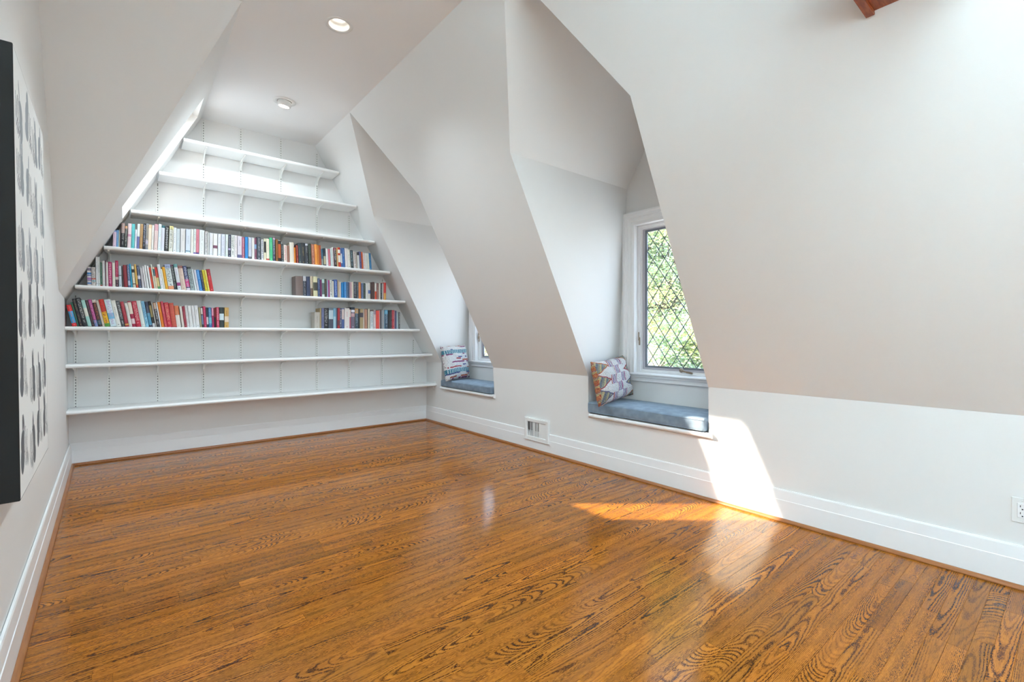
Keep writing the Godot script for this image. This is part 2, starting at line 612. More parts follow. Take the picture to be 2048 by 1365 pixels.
func build_shell() -> void:
	var room := Vector3(1.5, 1.2, -1.5)
	var a: Dictionary = DORMER[2]
	var b: Dictionary = DORMER[1]
	# the ceiling: a flat middle, the right slope in three panels between the dormers, the left slope with a skylight, and the gable slope
	var c := shell("ceiling", "white flat attic ceiling with steep slopes running down both sides", "ceiling")
	var st := st_new()
	var cl := Vector3(1.158, CEIL, -3.316)
	var xr := right_slope(CEIL)
	var xl := left_slope(CEIL)
	slab(st, [Vector3(xl, CEIL, SHELF_WALL), Vector3(xr, CEIL, SHELF_WALL), Vector3(xr, CEIL, cl.z - 0.12), Vector3(xl, CEIL, cl.z - 0.12)], room)
	slab(st, [Vector3(-0.45, CEIL, -3.48), Vector3(xl, CEIL, -3.48), Vector3(xl, CEIL, cl.z - 0.12), Vector3(-0.45, CEIL, cl.z - 0.12)], room)
	slab(st, [Vector3(-0.45, CEIL, cl.z - 0.12), Vector3(cl.x - 0.12, CEIL, cl.z - 0.12), Vector3(cl.x - 0.12, CEIL, cl.z + 0.12), Vector3(-0.45, CEIL, cl.z + 0.12)], room)
	slab(st, [Vector3(cl.x + 0.12, CEIL, cl.z - 0.12), Vector3(xr, CEIL, cl.z - 0.12), Vector3(xr, CEIL, cl.z + 0.12), Vector3(cl.x + 0.12, CEIL, cl.z + 0.12)], room)
	slab(st, [Vector3(-0.45, CEIL, cl.z + 0.12), Vector3(xr, CEIL, cl.z + 0.12), Vector3(xr, CEIL, REAR), Vector3(-0.45, CEIL, REAR)], room)
	for k in 48:   # the square round the recessed lamp's round hole
		var p := []
		for q in [[k, 0], [k, 1], [k + 1, 1], [k + 1, 0]]:
			var d := Vector2.from_angle(TAU * q[0] / 48.0)
			var r: float = 0.068 if q[1] == 0 else 0.12 / maxf(absf(d.x), absf(d.y))
			p.append(cl + Vector3(d.x * r, 0, d.y * r))
		face(st, p, cl + Vector3(0, 1, 0))
	obj("flat_ceiling", st, M.brightened_ceiling, c)
	for panel in [[S(KNEE, SHELF_WALL), S(KNEE, a.lb), S(CHEEK, a.lt), S(CEIL, a.ridge), S(CEIL, SHELF_WALL)],
			[S(KNEE, a.rb), S(KNEE, b.lb), S(CHEEK, b.lt), S(CEIL, b.ridge), S(CEIL, a.ridge), S(CHEEK, a.rt)],
			[S(KNEE, b.rb), S(KNEE, REAR), S(CEIL, REAR), S(CEIL, b.ridge), S(CHEEK, b.rt)]]:
		st = st_new()
		slab(st, panel, room)
		obj("sloped_panel", st, M.paint, c)
	# left slope round the skylight
	var L := func(y: float, z: float) -> Vector3: return Vector3(left_slope(y), y, z)
	st = st_new()
	var yb := 1.474
	for panel in [[L.call(1.43, SHELF_WALL), L.call(CEIL, SHELF_WALL), L.call(CEIL, -5.33), L.call(1.43, -5.33)],
			[L.call(1.43, -5.33), L.call(1.43, -4.84), L.call(2.156, -4.84), L.call(2.156, -5.33)],
			[L.call(3.2, -5.33), L.call(3.2, -4.84), L.call(CEIL, -4.84), L.call(CEIL, -5.33)],
			[L.call(1.43, -4.84), L.call(1.43, -4.82), L.call(yb, -4.82), L.call(CEIL, -3.48), L.call(CEIL, -4.84)]]:
		slab(st, panel, room)
	obj("sloped_panel", st, M.paint, c)
	# the gable slope on the left, rising towards the viewer
	st = st_new()
	slab(st, [Vector3(-0.45, yb, -4.82), L.call(yb, -4.82), L.call(CEIL, -3.48), Vector3(-0.45, CEIL, -3.48)], room)
	obj("gable_slope", st, M.paint, c)

	# the skylight in the left slope
	var sk := shell("window_3", "small skylight high in the left slope beside the shelf wall", "skylight")
	var n := Vector3(-0.886, 0.4635, 0.0)
	var e := Vector3(0.4635, 0.886, 0.0)
	var p0: Vector3 = L.call(2.156, -5.33)
	var len_ := 1.044 / 0.886
	st = st_new()
	var box := [p0, p0 + Vector3(0, 0, 0.49), p0 + Vector3(0, 0, 0.49) + e * len_, p0 + e * len_]
	var mid: Vector3 = (box[0] + box[2]) / 2.0
	for k in 4:
		var u: Vector3 = box[k]
		var v: Vector3 = box[(k + 1) % 4]
		face(st, [u, v, v + n * 0.14, u + n * 0.14], u + (u - mid))
	obj("jamb", st, M.paint, sk)
	st = st_new()
	frame(st, p0 + n * 0.10 + e * 0.03 + Vector3(0, 0, 0.02), Vector3(0, 0, 1), e, -n, Vector2(0.45, len_ - 0.17), [Vector2(0, -0.02), Vector2(0, 0.02), Vector2(0.15, 0.02)])
	obj("sash", st, M.trim, sk)
	st = st_new()
	face(st, [p0 + n * 0.11, p0 + n * 0.11 + Vector3(0, 0, 0.49), p0 + n * 0.11 + Vector3(0, 0, 0.49) + e * len_, p0 + n * 0.11 + e * len_], p0)
	obj("pane", st, M.glass, sk)

	# shelf wall
	var w := shell("wall_back", "white end wall carrying the long bookshelves", "wall")
	st = st_new()
	slab(st, [Vector3(-0.5, -0.1, SHELF_WALL), Vector3(3.3, -0.1, SHELF_WALL), Vector3(3.3, 0.6, SHELF_WALL), Vector3(1.7, 3.45, SHELF_WALL), Vector3(0.5, 3.45, SHELF_WALL), Vector3(-0.5, 1.4, SHELF_WALL)], room)
	obj("plaster", st, M.paint, w)
	# left wall, leaning very slightly, up to the gable slope
	w = shell("wall_left", "white left wall with the large canvas print hung on it", "wall")
	st = st_new()
	var W := func(y: float, z: float) -> Vector3: return Vector3(left_wall(y, z), y, z)
	slab(st, [W.call(-0.1, SHELF_WALL - 0.1), W.call(-0.1, REAR + 0.1), W.call(3.4, REAR + 0.1), W.call(3.4, -3.42), W.call(yb + 0.03, -4.82), W.call(yb + 0.03, SHELF_WALL - 0.1)], room)
	obj("plaster", st, M.paint, w)
	# the low right wall with the two seat openings
	w = shell("wall_right", "low white wall along the right side under the slope", "wall")
	st = st_new()
	var K := func(y: float, z: float) -> Vector3: return Vector3(RIGHT_WALL, y, z)
	slab(st, [K.call(-0.1, SHELF_WALL - 0.1), K.call(-0.1, REAR + 0.1), K.call(KNEE, REAR + 0.1), K.call(KNEE, b.rb), K.call(b.seat - 0.04, b.rs), K.call(b.seat - 0.04, b.ls), K.call(KNEE, b.lb),
		K.call(KNEE, a.rb), K.call(a.seat - 0.04, a.rs), K.call(a.seat - 0.04, a.ls), K.call(KNEE, a.lb), K.call(KNEE, SHELF_WALL - 0.1)], room, 0.06)
	obj("plaster", st, M.paint, w)
	# the wall behind the viewer, its unseen window placed to light the room
	w = shell("wall_front", "white wall behind the viewer, holding the unseen window that lights the room", "wall")
	st = st_new()
	for q in [[-0.5, -0.1, 3.3, 0.3], [-0.5, 2.75, 3.3, 3.45], [-0.5, 0.3, -0.1, 2.75], [1.98, 0.3, 3.3, 2.75]]:
		slab(st, [Vector3(q[0], q[1], REAR), Vector3(q[2], q[1], REAR), Vector3(q[2], q[3], REAR), Vector3(q[0], q[3], REAR)], room)
	obj("plaster", st, M.paint, w)
	var fw := shell("window_4", "unseen wide white window behind the viewer, placed to light the room", "window")
	st = st_new()
	frame(st, Vector3(-0.1, 0.3, REAR), Vector3(1, 0, 0), Vector3(0, 1, 0), Vector3(0, 0, -1), Vector2(2.08, 2.45), [Vector2(-0.05, -0.1), Vector2(-0.05, 0.02), Vector2(0.09, 0.025), Vector2(0.09, 0.0)])
	cbox(st, Vector3(0.915, 0.3, REAR + 0.02), Vector3(0.965, 2.75, REAR + 0.07), 0.004)
	obj("window_frame", st, M.trim, fw)
	for k in 2:
		st = st_new()
		var x0 := -0.05 + k * 1.015
		cbox(st, Vector3(x0, 0.35, REAR + 0.04), Vector3(x0 + 0.965, 2.7, REAR + 0.044), 0.0)
		obj("pane", st, M.glass, fw)

	# skirting: a tall board with a lighter cap band, then the oak shoe
	var bb := [Vector2(0, 0), Vector2(0.018, 0), Vector2(0.018, 0.128), Vector2(0.0155, 0.131), Vector2(0.011, 0.185), Vector2(0.008, 0.192), Vector2(0, 0.192)]
	var shoe := [Vector2(0, 0)]
	for k in 6: shoe.append(Vector2(cos(k * PI / 10.0), sin(k * PI / 10.0)) * 0.019)
	var sides := [["right", Vector3(RIGHT_WALL, 0, SHELF_WALL), Vector3(-1, 0, 0), Vector3(0, 0, REAR - SHELF_WALL)],
		["back", Vector3(-0.375, 0, SHELF_WALL), Vector3(0, 0, 1), Vector3(3.512, 0, 0)],
		["left", Vector3(left_wall(0, SHELF_WALL), 0, SHELF_WALL), Vector3(1, 0, -0.0205), Vector3(0.0205, 0, 1) * (REAR - SHELF_WALL)]]
	for s in sides:
		var o := shell("baseboard_" + s[0], "tall white baseboard with an oak shoe along the %s wall" % s[0], "baseboard")
		st = st_new()
		extrude(st, bb, s[1], s[2], Vector3.UP, s[3])
		obj("board", st, M.trim, o)
		st = st_new()
		extrude(st, shoe, s[1] + s[2] * 0.018, s[2], Vector3.UP, s[3], 2)
		obj("oak_shoe", st, M.shoe, o)

func build_floor() -> void:
	var fl := shell("floor", "glossy stained oak strip floor with bold dark grain", "floor")
	var st := st_new()
	cbox(st, Vector3(-0.6, -0.2, SHELF_WALL - 0.1), Vector3(3.3, -0.02, REAR + 0.1), 0.0)
	obj("subfloor", st, M.shoe, fl)
	var r := RandomNumberGenerator.new()
	r.seed = 8
	var boards := []
	var pitch := 0.057
	var rows := int((REAR - SHELF_WALL) / pitch) + 1
	for k in rows:
		var z := SHELF_WALL + k * pitch
		var x := -0.42 - r.randf() * 0.9
		while x < RIGHT_WALL:
			var l := r.randf_range(0.4, 1.5)
			if r.randf() < 0.3: l = r.randf_range(0.25, 0.6)
			var x0 := maxf(x, -0.40)
			var x1 := minf(x + l, RIGHT_WALL)
			if RIGHT_WALL - x1 < 0.12: x1 = RIGHT_WALL
			if x1 - x0 > 0.04:
				var lane := r.randi() % LANES
				var off := r.randf_range(0.0, maxf(0.0, 1.98 - (x1 - x0)))
				var tone := r.randf_range(0.80, 1.06)
				var warm := r.randf_range(-0.03, 0.03)
				boards.append([x0, x1, z, z + pitch, lane, off, r.randi() % 4, Color(tone + warm, tone, tone - warm)])
			x = maxf(x1, x + 0.01)
	# the 300 boards that lie nearest in front of the viewer are pieces of their own
	var depth := func(q: Array) -> float:
		var far: float = 0.6346 * q[1] - 0.7728 * q[2]
		return far if far > 1.55 else 100.0 + absf(q[2])
	boards.sort_custom(func(p, q): return depth.call(p) < depth.call(q) if depth.call(p) != depth.call(q) else p[0] < q[0])
	var rest := st_new()
	for i in boards.size():
		if i < 300:
			st = st_new()
			oak_board(st, boards[i])
			obj("floor_board", st, M.oak, fl)
		else: oak_board(rest, boards[i])
	obj("further_floor_boards", rest, M.oak, fl).set_meta("kind", "stuff")

func oak_board(st: SurfaceTool, q: Array) -> void:
	var x0: float = q[0]
	var x1: float = q[1]
	var z0: float = q[2]
	var z1: float = q[3]
	var g := 0.0006
	var v0: float = (q[4] + 0.03) / float(LANES)
	var v1: float = (q[4] + 0.97) / float(LANES)
	if q[6] & 1:
		var s := v0
		v0 = v1
		v1 = s
	var u0: float = q[5] * 1000.0 / 2048.0
	var u1: float = u0 + (x1 - x0) * 1000.0 / 2048.0
	if q[6] & 2:
		var s := u0
		u0 = u1
		u1 = s
	st.set_color(q[7])
	var mid := Vector3((x0 + x1) / 2, -0.01, (z0 + z1) / 2)
	var t := [Vector3(x0 + g, 0, z0 + g), Vector3(x1 - g, 0, z0 + g), Vector3(x1 - g, 0, z1 - g), Vector3(x0 + g, 0, z1 - g)]
	var b := [Vector3(x0, -0.0012, z0), Vector3(x1, -0.0012, z0), Vector3(x1, -0.0012, z1), Vector3(x0, -0.0012, z1)]
	var uv := [Vector2(u0, v0), Vector2(u1, v0), Vector2(u1, v1), Vector2(u0, v1)]
	face(st, t, mid, uv)
	for k in 4:
		var j := (k + 1) % 4
		face(st, [b[k], b[j], t[j], t[k]], mid, [uv[k], uv[j], uv[j], uv[k]])

# ---------------------------------------------------------------- shelving
const SHELF_Y = [0.506, 0.896, 1.213, 1.563, 1.912, 2.256, 2.640, 2.991]
const STANDARD_X = [-0.334, -0.110, 0.242, 0.610, 0.940, 1.327, 1.710, 2.084, 2.504, 2.940]
const ORDINAL = ["lowest", "second lowest", "third", "fourth", "fifth", "sixth", "second highest", "highest"]

func std_top(x: float) -> float:
	return minf(CEIL - 0.015, minf(1.563 + 1.912 * (x - 0.03 + 0.326), (3.5845 - x - 0.03) / 0.57155))

func build_shelving() -> void:
	var what := ["bare", "bare", "holding the bottom row of books", "holding the middle row of books", "holding the top row of books", "bare, over the top row of books", "bare, pale", "bare, nearest the ceiling"]
	for i in 8:
		var y: float = SHELF_Y[i]
		var x0 := maxf(left_wall(y, -5.5), left_slope(y)) + 0.004
		var x1 := minf(RIGHT_WALL, right_slope(y)) - 0.004
		var t := thing("wall_shelf", "long white wall shelf, %s from the floor up, %s" % [["first", "second", "third", "fourth", "fifth", "sixth", "seventh", "eighth"][i], what[i]], "shelf", Vector3(x0, y, SHELF_FRONT), "white wall shelves")
		var prof := [Vector2(-0.265, 0), Vector2(-0.265, -0.032)]
		for k in 7: prof.append(Vector2(-0.016 + 0.016 * cos(PI / 2 - k * PI / 6.0), -0.016 - 0.016 * sin(PI / 2 - k * PI / 6.0)))
		for q in prof.size():
			if q > 1: prof[q].y = -0.032 - prof[q].y
		prof.reverse()
		var clean := []
		for q in prof:
			if clean.is_empty() or clean[-1].distance_to(q) > 0.0005: clean.append(q)
		clean = [Vector2(-0.265, 0), Vector2(-0.265, -0.032), Vector2(-0.016, -0.032), Vector2(-0.008, -0.0299), Vector2(-0.0021, -0.024), Vector2(0, -0.016), Vector2(-0.0021, -0.008), Vector2(-0.008, -0.0021), Vector2(-0.016, 0)]
		var st := st_new()
		extrude(st, clean, Vector3.ZERO, Vector3(0, 0, 1), Vector3.UP, Vector3(x1 - x0, 0, 0))
		obj("board", st, M.shelf, t)
		if i == 0: continue
		for x in STANDARD_X:
			if std_top(x) < y - 0.05 or x < x0 + 0.01 or x > x1 - 0.02: continue
			# a pressed steel bracket: upright leg, swept curve, long arm under the board
			var back := SHELF_WALL + 0.008 - SHELF_FRONT
			var br := [Vector2(back, -0.0325), Vector2(back, -0.125), Vector2(back + 0.014, -0.125)]
			for k in 7:
				var f := k / 6.0
				br.append(Vector2(back + 0.02 + 0.155 * (1.0 - cos(f * PI / 2)) , -0.115 + 0.068 * sin(f * PI / 2)))
			br.append(Vector2(-0.03, -0.041))
			br.append(Vector2(-0.03, -0.0325))
			st = st_new()
			extrude(st, br, Vector3(x - x0 - 0.006, 0, 0), Vector3(0, 0, 1), Vector3.UP, Vector3(0.012, 0, 0))
			obj("bracket", st, M.standard, t)
	var place := ["beside the left wall", "second from the left wall", "third from the left wall", "fourth from the left wall", "fifth from the left wall", "sixth from the left wall", "fourth from the right end", "third from the right end", "second from the right end", "nearest the right low wall"]
	for i in STANDARD_X.size():
		var x: float = STANDARD_X[i]
		var top := std_top(x)
		var t := thing("shelf_standard", "slotted white steel shelf upright, %s" % place[i], "shelf upright", Vector3(x, SHELF_Y[0], SHELF_WALL), "slotted shelf uprights")
		var h: float = top - SHELF_Y[0]
		var st := st_new()
		for s in [-1.0, 1.0]: cbox(st, Vector3(s * 0.0085 - 0.0045, 0.002, 0.0005), Vector3(s * 0.0085 + 0.0045, h, 0.009), 0.001)
		var y := 0.012
		while y < h - 0.02:
			face(st, [Vector3(-0.004, y, 0.008), Vector3(0.004, y, 0.008), Vector3(0.004, y + 0.015, 0.008), Vector3(-0.004, y + 0.015, 0.008)], Vector3(0, y, -1))
			y += 0.026
		obj("channel", st, M.standard, t)
		st = st_new()
		cbox(st, Vector3(-0.004, 0.003, 0.0006), Vector3(0.004, h - 0.002, 0.003), 0.0)
		obj("slots", st, M.slot, t)

